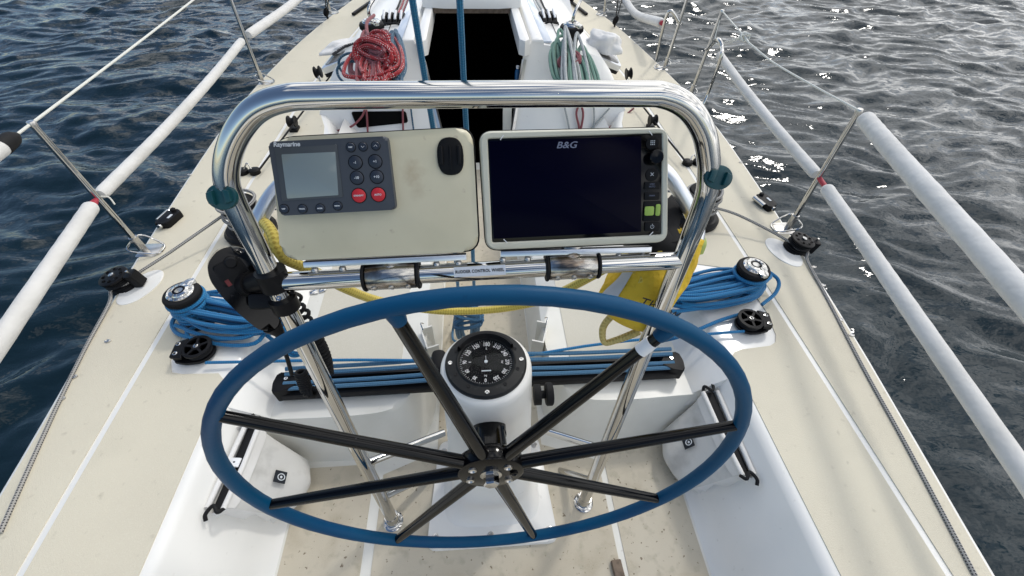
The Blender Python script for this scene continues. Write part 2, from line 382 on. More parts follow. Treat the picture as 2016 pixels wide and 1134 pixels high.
# white moulding: deck edge, side deck, coaming slope down to the sole
def inner(y): return .94 if y < 2.6 else .94+.14*min(1, (y-2.6)/.4)
dk = MB()
for sd in (-1, 1):
    sec = []; 
    for y in YS:
        e = be(sd, y); x1 = inner(y)
        if y > 6.2: x1 = max(.0, min(x1, e-.25))
        a = [(e+.006, -.03), (e+.004, -.006), (e-.006, 0), (x1, 0), (x1-.018, -.004), (x1-.035, -.02)]
        if y < 3.0: a += [(.80+.005, SOLE+.085), (.775, SOLE+.02), (.752, SOLE)]
        else: a += [(x1-.04, -.03)]*3
        sec.append([(sd*p[0], y, p[1]) for p in a])
    fs = []; k = len(sec[0])
    for i in range(len(sec)-1):
        for j in range(k-1):
            q = (i*k+j, (i+1)*k+j, (i+1)*k+j+1, i*k+j+1); fs.append(q[::-1] if sd < 0 else q)
    dk.raw([p for r in sec for p in r], fs)
dk.build('side_deck', M_gel, yacht, smooth=50)
fd = MB(); fd.prism([(-.97, 5.9), (.97, 5.9), (.6, 7.6), (.1, 9.3), (-.1, 9.3), (-.6, 7.6)], -.05, -.001); fd.build('fore_deck', M_gel, yacht)
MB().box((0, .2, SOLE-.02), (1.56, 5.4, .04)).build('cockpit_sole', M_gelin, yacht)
# stern closure of the cockpit
MB().box((0, -2.18, -.19), (1.9, .04, .38)).build('transom_board', M_gel, yacht)
# cream non-skid sheets on the side decks, each with the white stripe left between
def strip(a, c, z0=-.002, z1=.003):
    """thin sheet between two edge lines with the same number of points"""
    b = MB(); n = len(a); vs = []
    for p, q in zip(a, c): vs += [(p[0], p[1], z0), (p[0], p[1], z1), (q[0], q[1], z1), (q[0], q[1], z0)]
    fl = (a[0][0]-c[0][0]) < 0; fs = []
    for i in range(n-1):
        for j in range(3):
            q = (i*4+j, i*4+4+j, i*4+5+j, i*4+1+j); fs.append(q[::-1] if fl else q)
    fs += [(0, 1, 2, 3), tuple(n*4-4+i for i in (3, 2, 1, 0))]
    return b.raw(vs, fs)
for sd, sx in ((-1, 1.25), (1, 1.245)):
    ys = [-2.1+.15*i for i in range(62)]
    def stp(y): return sx+.012*math.sin(y) if y < 3.2 else sx - .085*(y-3.2)**1.25
    o_ = [(sd*(be(sd, y)-.011), y) for y in ys if y < 7.0]; i_ = [(sd*(max(.05, stp(y))+.011), y) for y in ys if y < 7.0]
    strip(o_, i_).build('deck_panel', M_cream, yacht)
    # inboard panel: notched round the white winch pad
    if sd < 0: notch = [(-.943, .80), (-.945, .86), (-.97, .885), (-1.10, .89), (-1.14, .90), (-1.165, .95), (-1.17, 1.05), (-1.165, 1.25), (-1.14, 1.32), (-.96, 1.36)]
    else: notch = [(.943, .66), (.945, .84), (.965, .86), (1.0, .87), (1.12, .88), (1.15, .895), (1.17, .93), (1.19, 1.05), (1.18, 1.25), (1.15, 1.31), (.96, 1.36)]
    inn = [(sd*.945, -2.1), (sd*.945, 0), (sd*.943, .4)]+notch+[(sd*.955, 1.8), (sd*.955, 2.5), (sd*1.0, 2.75), (sd*1.09, 3.0), (sd*1.09, 4.0), (sd*1.02, 5.0), (sd*.9, 5.9)]
    def refine(P):
        o = []
        for p, q in zip(P, P[1:]):
            k = max(1, int((Vector(q)-Vector(p)).length/.2)); o += [tuple(Vector(p)+(Vector(q)-Vector(p))*i/k) for i in range(k)]
        return o+[P[-1]]
    inn = refine(inn); out = [(sd*(max(.04, stp(p[1]))-.011), p[1]) for p in inn]
    strip(out, inn).build('deck_panel', M_cream, yacht)
# sole sheets
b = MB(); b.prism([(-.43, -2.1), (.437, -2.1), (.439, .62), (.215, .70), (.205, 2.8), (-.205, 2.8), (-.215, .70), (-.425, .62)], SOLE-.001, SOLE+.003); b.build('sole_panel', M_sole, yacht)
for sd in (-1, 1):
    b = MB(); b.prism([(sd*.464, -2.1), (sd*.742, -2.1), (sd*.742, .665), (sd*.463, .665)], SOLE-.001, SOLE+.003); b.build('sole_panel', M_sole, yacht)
# seats: white moulding with a rounded aft inner corner, cream lid panels let in
for sd in (-1, 1):
    lo = [(sd*.78, .69), (sd*.50, .685), (sd*.33, .70), (sd*.255, .79), (sd*.225, .93), (sd*.215, 1.1), (sd*.215, 2.9), (sd*.9, 2.9), (sd*.9, .69)]
    hi = [(sd*.80, .755), (sd*.52, .75), (sd*.36, .77), (sd*.285, .85), (sd*.258, .98), (sd*.25, 1.12), (sd*.265, 1.6), (sd*.265, 2.9), (sd*.9, 2.9), (sd*.9, .755)]
    lo = [(sd*.78, .69), (sd*.50, .685), (sd*.33, .70), (sd*.255, .79), (sd*.225, .93), (sd*.215, 1.1), (sd*.215, 1.6), (sd*.215, 2.9), (sd*.9, 2.9), (sd*.9, .69)]
    lo = [tuple(p) for p in catmull([(*p, 0) for p in lo[:6]], n=5)] ; hi2 = [tuple(p) for p in catmull([(*p, 0) for p in hi[:6]], n=5)]
    lo = [(p[0], p[1]) for p in lo]+[(sd*.215, 2.9), (sd*.9, 2.9), (sd*.9, .69)]; hi2 = [(p[0], p[1]) for p in hi2]+[(sd*.262, 2.9), (sd*.9, 2.9), (sd*.9, .755)]
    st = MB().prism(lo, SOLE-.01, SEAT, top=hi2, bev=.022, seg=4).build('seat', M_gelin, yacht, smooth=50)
    for (y0, y1) in ((.93, 1.62), (1.66, 2.62)):
        x0 = .345 if y0 < 1.2 else .335
        MB().prism(rpoly([(sd*x0, y0), (sd*.735, y0-.03 if y0 < 1.2 else y0), (sd*.735, y1), (sd*x0, y1)], .035), SEAT-.004, SEAT+.003, bev=.0015, seg=1).build('seat_panel', M_seatpan, st)
# coaming riser that closes the seats against the side deck forward of the traveller
for sd in (-1, 1):
    MB().raw([(sd*.905, .76, -.02), (sd*.905, 2.95, -.02), (sd*.80, 2.95, SEAT), (sd*.80, .76, SEAT), (sd*.78, .74, SEAT-.06), (sd*.9, .74, SEAT-.06)], [(0, 1, 2, 3), (0, 3, 4, 5)]).build('coaming', M_gel, yacht)
# ---- coach roof with sloping aft face
def bulk(x, z, off=0): return Vector((x, 2.85+(z-SEAT)*.52+off, z))
def roofz(x, y):
    ax = abs(x); w = 1.1-.05*max(0, y-3.3); t = ax/w
    zc = .40-.012*max(0, y-3.2)
    if y < 3.1: zc = min(zc, SEAT+(y-2.85)/.52)
    e = zc - .16*t**2.2
    if t > .78: e -= (e+.02)*min(1, (t-.78)/.22)**1.6
    return e
cr_ = MB(); xs = [-1.0, -.985, -.96, -.92, -.87, -.8, -.7, -.6, -.5, -.4, -.335]; xs = xs+[-x for x in xs[::-1]]
ysr = [3.1, 3.16, 3.3, 3.6, 4.0, 4.6, 5.2, 5.9, 6.5]
rows = []
for y in ysr:
    for x in xs:
        w = 1.1-.05*max(0, y-3.3); X = x*w if abs(x) > .34 else x; rows.append((X, y-(.0 if y > 3.12 else .12*(1-min(1, abs(1)))), roofz(X, y)-(.0)))
k = len(xs); fs = []
for i in range(len(ysr)-1):
    for j in range(k-1):
        if abs(xs[j]+.335) < .01 and ysr[i] < 4.5: continue       # companionway slot, closed by the hatch
        fs.append((i*k+j, i*k+j+1, (i+1)*k+j+1, (i+1)*k+j))
cr_.raw(rows, fs)
# aft face, left and right of the opening, with a rolled top edge
for sd in (-1, 1):
    col = []; XX = [x for x in xs if x*sd > 0]; XX = XX if sd < 0 else XX[::-1]      # outboard -> inboard
    for x in XX:
        if abs(x) > .34: x = x*1.1
        zt = roofz(x, 3.1); yt = 3.1
        xi = x if abs(x) > .34 else sd*.335
        pts = []
        for t in (0, .25, .5, .75, .93, 1):
            z = SOLE+(zt-SOLE)*t; p = bulk(xi, z)
            xx_ = xi
            if abs(xi) < .35: xx_ = sd*(.235+.10*max(0, min(1, (z+.12)/.42)))
            yy_ = min(p.y, 3.1) if t < 1 else 3.1
            if t == .93: yy_ = min(p.y+.004, 3.09)
            pts.append((xx_, yy_, z))
        col.append(pts)
    n_ = len(col[0]); vs = [p for c in col for p in c]; fs = []
    for i in range(len(col)-1):
        for j in range(n_-1):
            q = (i*n_+j, (i+1)*n_+j, (i+1)*n_+j+1, i*n_+j+1); fs.append(q if sd < 0 else q[::-1])
    cr_.raw(vs, fs)
roof = cr_.build('coach_roof', M_gel, yacht, smooth=50)
# interior: dark box behind the opening
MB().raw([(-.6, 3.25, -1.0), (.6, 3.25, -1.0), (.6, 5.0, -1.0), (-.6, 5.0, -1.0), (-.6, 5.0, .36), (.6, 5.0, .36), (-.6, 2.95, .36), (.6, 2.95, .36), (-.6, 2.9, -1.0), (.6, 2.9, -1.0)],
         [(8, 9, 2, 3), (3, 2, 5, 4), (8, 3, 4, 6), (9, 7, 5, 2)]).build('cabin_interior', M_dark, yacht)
# companionway: dark opening with gelcoat jambs and grey slot trim
op = [(848, 25), (1012, 25), (1032, 95), (1004, 262), (873, 262), (831, 95)]
for sd in (-1, 1):
    P_ = [bulk(sd*.243, -.14, -.014), bulk(sd*.338, .30, -.014)]
    MB().tube([P_[0], P_[1]], .016, n=4, sm=1, flat=(1.0, .7)).build('slot_trim', M_dull, yacht)
# jambs running forward along the roof slot, coaming rails
for sd in (-1, 1):
    jm = MB()
    jm.prism([(sd*.30, 3.06), (sd*.335, 3.02), (sd*.37, 3.06), (sd*.345, 4.3), (sd*.29, 4.3)], .33, .425, bev=.012)
    jm.prism([(sd*.385, 3.10), (sd*.47, 3.10), (sd*.44, 4.6), (sd*.375, 4.6)], .30, .41, bev=.02, seg=3)
    jm.build('hatch_rail', M_gel, roof)
MB().raw([(-.4, 3.95, .392), (.4, 3.95, .392), (.4, 5.2, .392), (-.4, 5.2, .392)], [(0, 1, 2, 3)]).build('hatch_slot_floor', M_dark, roof)
hs = MB(); hs.prism([(-.36, 3.78), (.36, 3.78), (.34, 5.1), (-.34, 5.1)], .43, .475, bev=.015, seg=3)
hs.prism([(-.37, 3.755), (-.2, 3.72), (.2, 3.72), (.37, 3.755), (.37, 3.80), (-.37, 3.80)], .425, .485, bev=.01)
ho = hs.build('sliding_hatch', M_gel, roof)
MB().box((0, 3.76, .405), (.58, .02, .035)).build('hatch_lip', M_wood, ho)
# steps / pale board low in the opening
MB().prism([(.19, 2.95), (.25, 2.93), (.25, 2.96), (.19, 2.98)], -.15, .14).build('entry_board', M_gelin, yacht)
# clear blue-white acrylic side panels beside the slot
for sd in (-1, 1):
    MB().prism([(sd*.475, 3.14), (sd*.53, 3.14), (sd*.50, 4.5), (sd*.45, 4.5)], .375, .385, bev=.002).build('garage_panel', mat('pale_blue_panel', (.5, .56, .64), .15, coat=.6), roof)
# locker recess in the port bulkhead, with a dark opening
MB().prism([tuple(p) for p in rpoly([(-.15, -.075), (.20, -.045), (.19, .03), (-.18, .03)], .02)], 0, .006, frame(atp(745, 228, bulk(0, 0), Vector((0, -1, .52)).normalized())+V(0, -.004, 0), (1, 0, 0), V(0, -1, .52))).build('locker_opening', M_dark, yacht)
# raised deck ridge forward of the winch plinths (both sides)
for sd in (-1, 1):
    MB().prism([(sd*.70, 4.35), (sd*.93, 4.25), (sd*.86, 5.8), (sd*.66, 5.8)], .16, .335, top=[(sd*.72, 4.75), (sd*.89, 4.65), (sd*.83, 5.7), (sd*.68, 5.7)], bev=.02).build('roof_ridge', M_gel, roof)
# ================================================================== STEERING WHEEL
HUB = CAM+(V(0, .317, .479)-CAM)*1.147; WR = .5*1.147; WT = .059; TH0 = .233
WE1 = V(1, 0, 0); WE2 = V(0, math.sin(WT), math.cos(WT)); WN = V(0, -math.cos(WT), math.sin(WT))
wheel = thing('helm', 'large eight-spoked steering wheel with blue covered rim and black spokes', 'steering wheel', HUB)
def wp(a, r=WR, o=0): return HUB+WE1*(r*math.cos(a))+WE2*(r*math.sin(a))+WN*o
na = 72; rad = [(.0162-.0010*math.sin(2*math.pi*i/na)+.0004*math.cos(4*math.pi*i/na)+.0002*math.sin(i*2.3)) for i in range(na)]
rm = MB().tube([wp(2*math.pi*i/na) for i in range(na)], rad+rad[:0], n=16, closed=True, sm=1)
# the cover swells where a spoke enters it
for k in (1, 2):
    a = TH0+k*math.pi/4; rr = .0162-.0010*math.sin(a)
    rm.tube([wp(a, WR-.002), wp(a, WR-.018), wp(a, WR-.034)], [rr*.95, rr*.92, rr*.78], n=12, sm=3)
rm.build('rim', M_blue, wheel, smooth=60)
for k in range(8):
    a = TH0+k*math.pi/4; sp = MB()
    r0, r1 = .066, WR-(.030 if k in (1, 2) else .010); w0, w1 = .0155, .0115-.0015*math.sin(a)
    sp.tube([wp(a, r0, .0), wp(a, r1)], [w0, w1], n=14, sm=1, flat=(1.05, 1))
    # gutter along the underside of the spoke section
    d = (wp(a, r1)-wp(a, r0)).normalized(); side = WN.cross(d)
    sgn = -1 if side.z > 0 else 1
    sp.tube([wp(a, r0)+side*sgn*w0*.95, wp(a, r1)+side*sgn*w1*.95], [w0*.42, w1*.42], n=8, sm=1)
    s_ = sp.build('spoke', M_gloss, wheel, label='spoke with a white band of tape near the rim' if k == 1 else None)
    if k == 1:
        MB().tube([wp(a, WR-.075), wp(a, WR-.048)], [w1*1.22, w1*1.2], n=16, sm=1).build('white_tape', M_white, s_)
hbm = MB(); hf = zframe(HUB, WN) @ Matrix.Diagonal((1.28, 1.28, 1.2, 1))
hbm.lathe([(.030, -.085), (.034, -.03), (.052, -.022), (.060, -.015), (.062, .004), (.060, .0125), (.055, .015), (.020, .015)], hf, 40)
hub = hbm.build('hub', M_gloss, wheel)
nb = MB(); nb.lathe([(.020, .014), (.020, .017), (.0165, .018)], hf, 28); nb.lathe([(.0145, .016), (.0145, .033), (.0125, .036), (0, .037)], hf @ Matrix.Rotation(.2, 4, 'Z'), 6)
nb.build('hub_nut', M_steel, hub, smooth=20)
for i, a in enumerate((2.45, .75, 3.55, 5.6, .05)):
    MB().lathe([(.0075, .0145), (.0075, .0185), (.005, .0195), (.0035, .0165), (0, .0165)], hf @ Matrix.Translation((.042*math.cos(a), .042*math.sin(a), 0)), 14).build('hub_bolt', M_dull if i < 4 else M_gloss, hub)
MB().cyl(HUB-WN*.14, HUB-WN*.05, .026, n=24).build('shaft_collar', M_steel, wheel)

# ================================================================== PEDESTAL
ped = thing('steering_pedestal', 'white moulded steering pedestal bolted to the cockpit sole behind the wheel', 'pedestal', (0, .52, SOLE))
CFR = .1025; cn_ = V(0, .05, 1).normalized(); cc_ = V(-.001, .583, .450)          # compass flange, tipped slightly aft
cf = frame(cc_, (1, 0, 0), cn_)
pb = MB(); n = 48; rings = []
def ring(c, rx, ryf, ryb, nrm_tilt=0, sq=2.0):
    out = []
    for i in range(n):
        a = 2*math.pi*i/n; ca, sa = math.cos(a), math.sin(a)
        x = math.copysign(abs(ca)**(2/sq), ca)*rx; y = math.copysign(abs(sa)**(2/sq), sa)*(ryb if sa > 0 else ryf)
        out.append(V(c[0]+x, c[1]+y, c[2]+y*nrm_tilt))
    return out
rings.append(ring((0, .56, SOLE+.015), .188, .165, .14, 0, 4.5))
rings.append(ring((0, .56, SOLE+.030), .172, .148, .13, 0, 4.2))
rings.append(ring((0, .565, SOLE+.07), .150, .128, .12, 0, 3.2))
rings.append(ring((0, .57, -.10), .140, .124, .120, 0, 2.8))
rings.append(ring((0, .58, .10), .130, .122, .116, 0, 2.5))
rings.append(ring((0, .585, .27), .124, .119, .114, 0, 2.2))
rr = CFR+.010
def cring(r, off): return [cf @ V(r*math.cos(2*math.pi*i/n), r*math.sin(2*math.pi*i/n), off) for i in range(n)]
rings += [cring(rr+.007, -.085), cring(rr+.005, -.03), cring(rr+.003, -.012), cring(rr-.004, -.003), cring(rr-.014, 0)]
vs = [p for r_ in rings for p in r_]; fs = []
for i in range(len(rings)-1):
    for j in range(n): fs.append((i*n+j, i*n+(j+1) % n, (i+1)*n+(j+1) % n, (i+1)*n+j))
fs.append(tuple((len(rings)-1)*n+j for j in range(n)))
pb.raw(vs, fs); colm = pb.build('column', M_gel, ped, smooth=60)
fl = MB()
fl.prism(rpoly([(-.242, .342), (.236, .336), (.205, .74), (-.21, .74)], .04), SOLE, SOLE+.022, bev=.009, seg=3, top=rpoly([(-.238, .346), (.232, .340), (.20, .735), (-.205, .735)], .04))
fl.build('base_flange', M_gel, ped)
for p in ((-.208, .382), (-.01, .374), (.203, .378), (.183, .69), (-.187, .69)):
    MB().lathe([(.0125, .021), (.0125, .0235), (.009, .0245), (.0065, .022), (.0035, .022), (.002, .024), (0, .024)], Matrix.Translation((p[0], p[1], SOLE)), 18).build('flange_screw', M_dull, ped)
# shaft recess and bearing on the aft face
bs = MB(); bs.lathe([(.043, -.05), (.043, .008), (.038, .012), (.033, .004), (0, .002)], frame(V(0, .452, HUB.z-.012), (1, 0, 0), V(0, -1, .25)), 32)
bs.build('shaft_recess', M_gloss, ped)
# brake knob on the starboard side, throttle boss on the port side
kn = MB(); kp = atp(1058, 815, (0, .5, .1), V(0, 1, 0)); kp = V(.135, .60, .24)
kn.cyl(kp, kp+V(.02, 0, 0), .030, .030, 24); kn.cyl(kp+V(.02, 0, 0), kp+V(.034, 0, 0), .012, n=16); kn.lathe([(.030, 0), (.034, .004), (.034, .018), (.030, .022), (0, .022)], frame(kp+V(.034, 0, 0), (0, 1, 0), (1, 0, 0)), 20)
kn.build('brake_knob', M_rubber, ped)
tb = MB(); tb.box((0, 0, 0), (.04, .075, .10), Matrix.Translation((-.128, .63, .36)), bev=.016, seg=3); tb.build('side_boss', M_rubber, ped)
# compass
comp = thing('compass', 'round black marine compass with white degree numerals set in the top of the white pedestal', 'compass', cc_)
cb = MB(); cb.lathe([(CFR, 0), (CFR, .006), (CFR-.004, .010), (CFR*.74, .012), (CFR*.70, .016), (CFR*.665, .014), (CFR*.655, .004)], cf, 64)
M_bez = mat('scuffed_black_bezel', (.010, .011, .012), .45, spec=.25, var=[(50, 5, (.05, .055, .055), .6, .8, .8)])
cb.build('bezel', M_bez, comp)
cd_ = MB(); cr0 = CFR*.66
cd_.lathe([(cr0, .002), (cr0*.99, .004)], cf, 48); card = cd_.build('card', mat('black_card', (.004, .004, .005), .6, spec=.1), comp)
for i, t_ in enumerate(('180', '210', '240', '270', '300', '330', '0', '30', '60', '90', '120', '150')):
    a = math.pi/2-math.radians(i*30+3); rr_ = cr0*.76
    M_ = cf @ Matrix.Translation((rr_*math.cos(a), rr_*math.sin(a), .0052)) @ Matrix.Rotation(a-math.pi/2, 4, 'Z')
    MB().text(t_, cr0*.235 if i in (0, 1, 11, 2, 10) else cr0*.20, M_, .0001, sx=.74, bold=.0002).build('numeral', M_white, card)
for t_, i in (('S', 0), ('W', 3), ('N', 6), ('E', 9)):
    a = math.pi/2-math.radians(i*30+3); MB().text(t_, cr0*.12, cf @ Matrix.Translation((cr0*.57*math.cos(a), cr0*.57*math.sin(a), .0052)) @ Matrix.Rotation(a-math.pi/2, 4, 'Z'), .0001).build('numeral', M_white, card)
tk = MB()
for i in range(72):
    a = 2*math.pi*i/72+.05; l = .07 if i % 2 else .10
    tk.box(((1-.03-l/2)*cr0, 0, .0053), (l*cr0, .0009, .0003), cf @ Matrix.Rotation(a, 4, 'Z'))
pv = MB(); pv.lathe([(cr0*.06, .0052), (cr0*.06, .008), (cr0*.03, .0085)], cf, 20); pv.box((0, cr0*.16, .008), (.001, cr0*.16, .0006), cf); pv.build('pivot', M_mark, card)
tk.box((0, -cr0*.38, .006), (cr0*.34, .0028, .0008), cf)
tk.build('card_marks', M_mark, card)
glassm = mat('clear_dome', (1, 1, 1), .02, trans=1, ior=1.1)
gl = MB(); gl.lathe([(cr0*.985, .006), (cr0*.93, .014), (cr0*.80, .024), (cr0*.6, .032), (cr0*.35, .037), (0, .039)], cf, 40); gl.build('dome_glass', glassm, comp, smooth=80)
hd = MB(); hd.lathe([(cr0*1.02, .012), (cr0*1.08, .030), (cr0*1.16, .030), (cr0*1.22, .010)], cf, 30, R(28), R(152)); hd.build('shade_rim', M_rubber, comp)
for a in (180, 0, 270): MB().lathe([(.0055, .010), (.0055, .0125), (.0028, .0128), (.0022, .011), (0, .011)], cf @ Matrix.Translation((CFR*.87*math.cos(R(a)), CFR*.87*math.sin(R(a)), 0)), 14).build('bezel_screw', M_steel, comp)
for a in (24, 340, 205, 238, 302, 155): MB().lathe([(.0052, .010), (.0052, .0122), (.0028, .0125), (0, .0113)], cf @ Matrix.Translation((CFR*.80*math.cos(R(a)), CFR*.80*math.sin(R(a)), 0)), 12).build('bezel_screw', M_rubber, comp)

# ================================================================== PEDESTAL GUARD
GO = V(0, .43, SOLE); GT = V(0, .178, 1).normalized(); GN = V(0, 1, -.178).normalized()
def gp(px, py): return atp(px, py, GO, GN)
TR = .0205
FL, FR = atz(775, 1027, SOLE), atz(1148, 990, SOLE)
guard = thing('pedestal_guard', 'polished stainless tube guard arching over the pedestal in front of the wheel', 'pedestal guard', GO)
arch = [FL+V(0, 0, .01), gp(640, 758), gp(560, 597), gp(500, 478), gp(458, 391), gp(446, 352), gp(450, 305), gp(470, 256), gp(506, 215), gp(560, 194), gp(640, 189), gp(930, 186), gp(1240, 185), gp(1310, 189), gp(1356, 214), gp(1384, 258), gp(1394, 305), gp(1395, 350), gp(1385, 400), gp(1342, 508), gp(1300, 612), gp(1225, 800), FR+V(0, 0, .01)]
arch[1] = FL.lerp(arch[3], .36); arch[2] = FL.lerp(arch[3], .68)
tb = MB().tube(arch, TR, n=24, sm=8); tb.build('hoop_tube', M_steel, guard, smooth=70)
XL, XR = gp(528, 556), gp(1342, 512)
cbm = MB().tube([XL, XR], TR*.97, n=24, sm=1); xb = cbm.build('cross_bar', M_steel, guard, smooth=70)
for P0, up in ((FL, arch[2]-FL), (FR, gp(1342, 508)-FR)):
    f_ = MB(); f_.lathe([(.036, 0), (.036, .004), (.031, .007), (.026, .008)], Matrix.Translation((P0.x, P0.y, SOLE+.003)), 28)
    u_ = up.normalized(); f_.cyl(P0+V(0, 0, .004), P0+u_*.05, .0245, .0235, 24)
    fo = f_.build('foot_flange', M_steel, guard)
    for k in range(4):
        a = .5+k*math.pi/2; MB().lathe([(.0045, .008), (.0045, .010), (.002, .0102), (.0015, .009), (0, .009)], Matrix.Translation((P0.x+.0305*math.cos(a), P0.y+.0305*math.sin(a), SOLE+.0025)), 12).build('flange_screw', M_dull, fo)
# braces from the pedestal to the legs
for (a, b_) in (((862, 852), (727, 908)), ((862, 921), (760, 975)), ((1085, 848), (1205, 893)), ((1090, 918), (1165, 946))):
    lg = FL if a[0] < 1000 else FR; top = arch[3] if a[0] < 1000 else gp(1342, 508)
    q = ray(*b_); d = (top-lg).normalized(); n_ = q.cross(d); w_ = CAM-lg      # nearest point on the leg to the sight line
    t_ = w_.cross(q).dot(d.cross(q))/d.cross(q).length_squared; E_ = lg+d*t_
    sx = -1 if a[0] < 1000 else 1; I_ = aty(a[0]-sx*12, a[1], .64)
    MB().tube([I_, E_], .0125, n=16, sm=1).build('brace', M_steel, guard, smooth=70)
# second, lower hoop ahead of the guard carrying the pods
for sx, px in ((-1, [(640, 330), (585, 345), (548, 372), (520, 412), (500, 462), (508, 520)]), (1, [(1240, 320), (1300, 332), (1335, 372), (1366, 430), (1372, 470), (1352, 520)])):
    pts = [aty(x, y, .86-.03*i) for i, (x, y) in enumerate(px)]
    MB().tube(pts, .0175, n=18, sm=6).build('rear_hoop', M_alu, guard, smooth=70)
# label tape on the cross bar
lt = MB(); c0 = gp(945, 534); ax = (XR-XL).normalized(); nl = (CAM-c0).normalized(); nl = (nl-ax*nl.dot(ax)).normalized()
la = [i/8-.5 for i in range(9)]; vs = []
for a in la:
    t = a*1.05; o = c0; d = nl*math.cos(t)+ax.cross(nl)*-math.sin(t)
    for s_ in (-.053, .053): vs.append(XL+ax*((c0-XL).dot(ax)+s_)+d*(TR*.97+.0007))
lt.raw(vs, [(i*2, i*2+1, i*2+3, i*2+2) for i in range(8)]); lo_ = lt.build('label_tape', M_label, xb)
cen = XL+ax*((c0-XL).dot(ax)); MB().text('RUDDER CONTROL WHEEL', .0086, frame(cen+nl*(TR*.97+.0012), ax, nl), .0001, sx=.86, space=1.1, bold=.0003).build('lettering', M_ink, lo_)

# ================================================================== INSTRUMENT PODS
PX = (gp(1300, 520)-gp(600, 550)).normalized()
p_lo, p_hi = dep(930, 505, .865), dep(930, 262, .80)
py_ = (p_hi-p_lo).normalized(); pn_ = PX.cross(py_).normalized()
def pod(px, py, off=0): return atp(px, py, p_lo+pn_*off, pn_)
PF = frame(p_lo, PX, pn_)
PFI = PF.inverted()
def pl(px, py, off=0): q = PFI @ pod(px, py, off); return (q.x, q.y)
def quad(pts, r, z0, z1, bev, M=PF, seg=3): return MB().prism(rpoly(pts, r), z0, z1, M, bev=bev, seg=seg)
M_board = mat('cream_pod_board_stained', (.62, .575, .42), .4, coat=.1, var=[(7, 4, (.52, .48, .34), .45, .75, .7), (60, 2, (.4, .33, .24), .70, .8, .6)], bump=(80, .08, .001), spots=[(pod(812, 338, .012), .022, (.36, .27, .16), .55), (pod(822, 375, .012), .018, (.42, .34, .22), .45), (pod(815, 355, .012), .016, (.4, .31, .2), .5)])
podL = thing('instrument_pod', 'cream instrument pod board on the port half of the guard, carrying the grey autopilot control', 'instrument pod', p_lo+PX*-.2)
T_ = .012
Lq = [pl(553, 514, T_), pl(943, 495, T_), pl(930, 250, T_), pl(533, 272, T_)]
quad(Lq, .032, -.004, T_, .010).build('board', M_board, podL)
quad([Vector(p)+Vector(d) for p, d in zip(Lq, ((-.002, -.004), (.003, -.004), (.003, .003), (-.002, .003)))], .034, -.030, -.005, .002).build('back_box', M_rubber, podL)
podR = thing('instrument_pod', 'pale cream pod frame on the starboard half of the guard, holding the dark chart plotter', 'instrument pod', p_lo+PX*.2)
Rq = [pl(957, 494, T_), pl(1316, 478, T_), pl(1318, 250, T_), pl(942, 258, T_)]
Ri = [pl(969, 478, T_), pl(1303, 462, T_), pl(1304, 262, T_), pl(960, 273, T_)]
b = MB(); oo = rpoly(Rq, .026, 8); ii = rpoly(Ri, .004, 8)
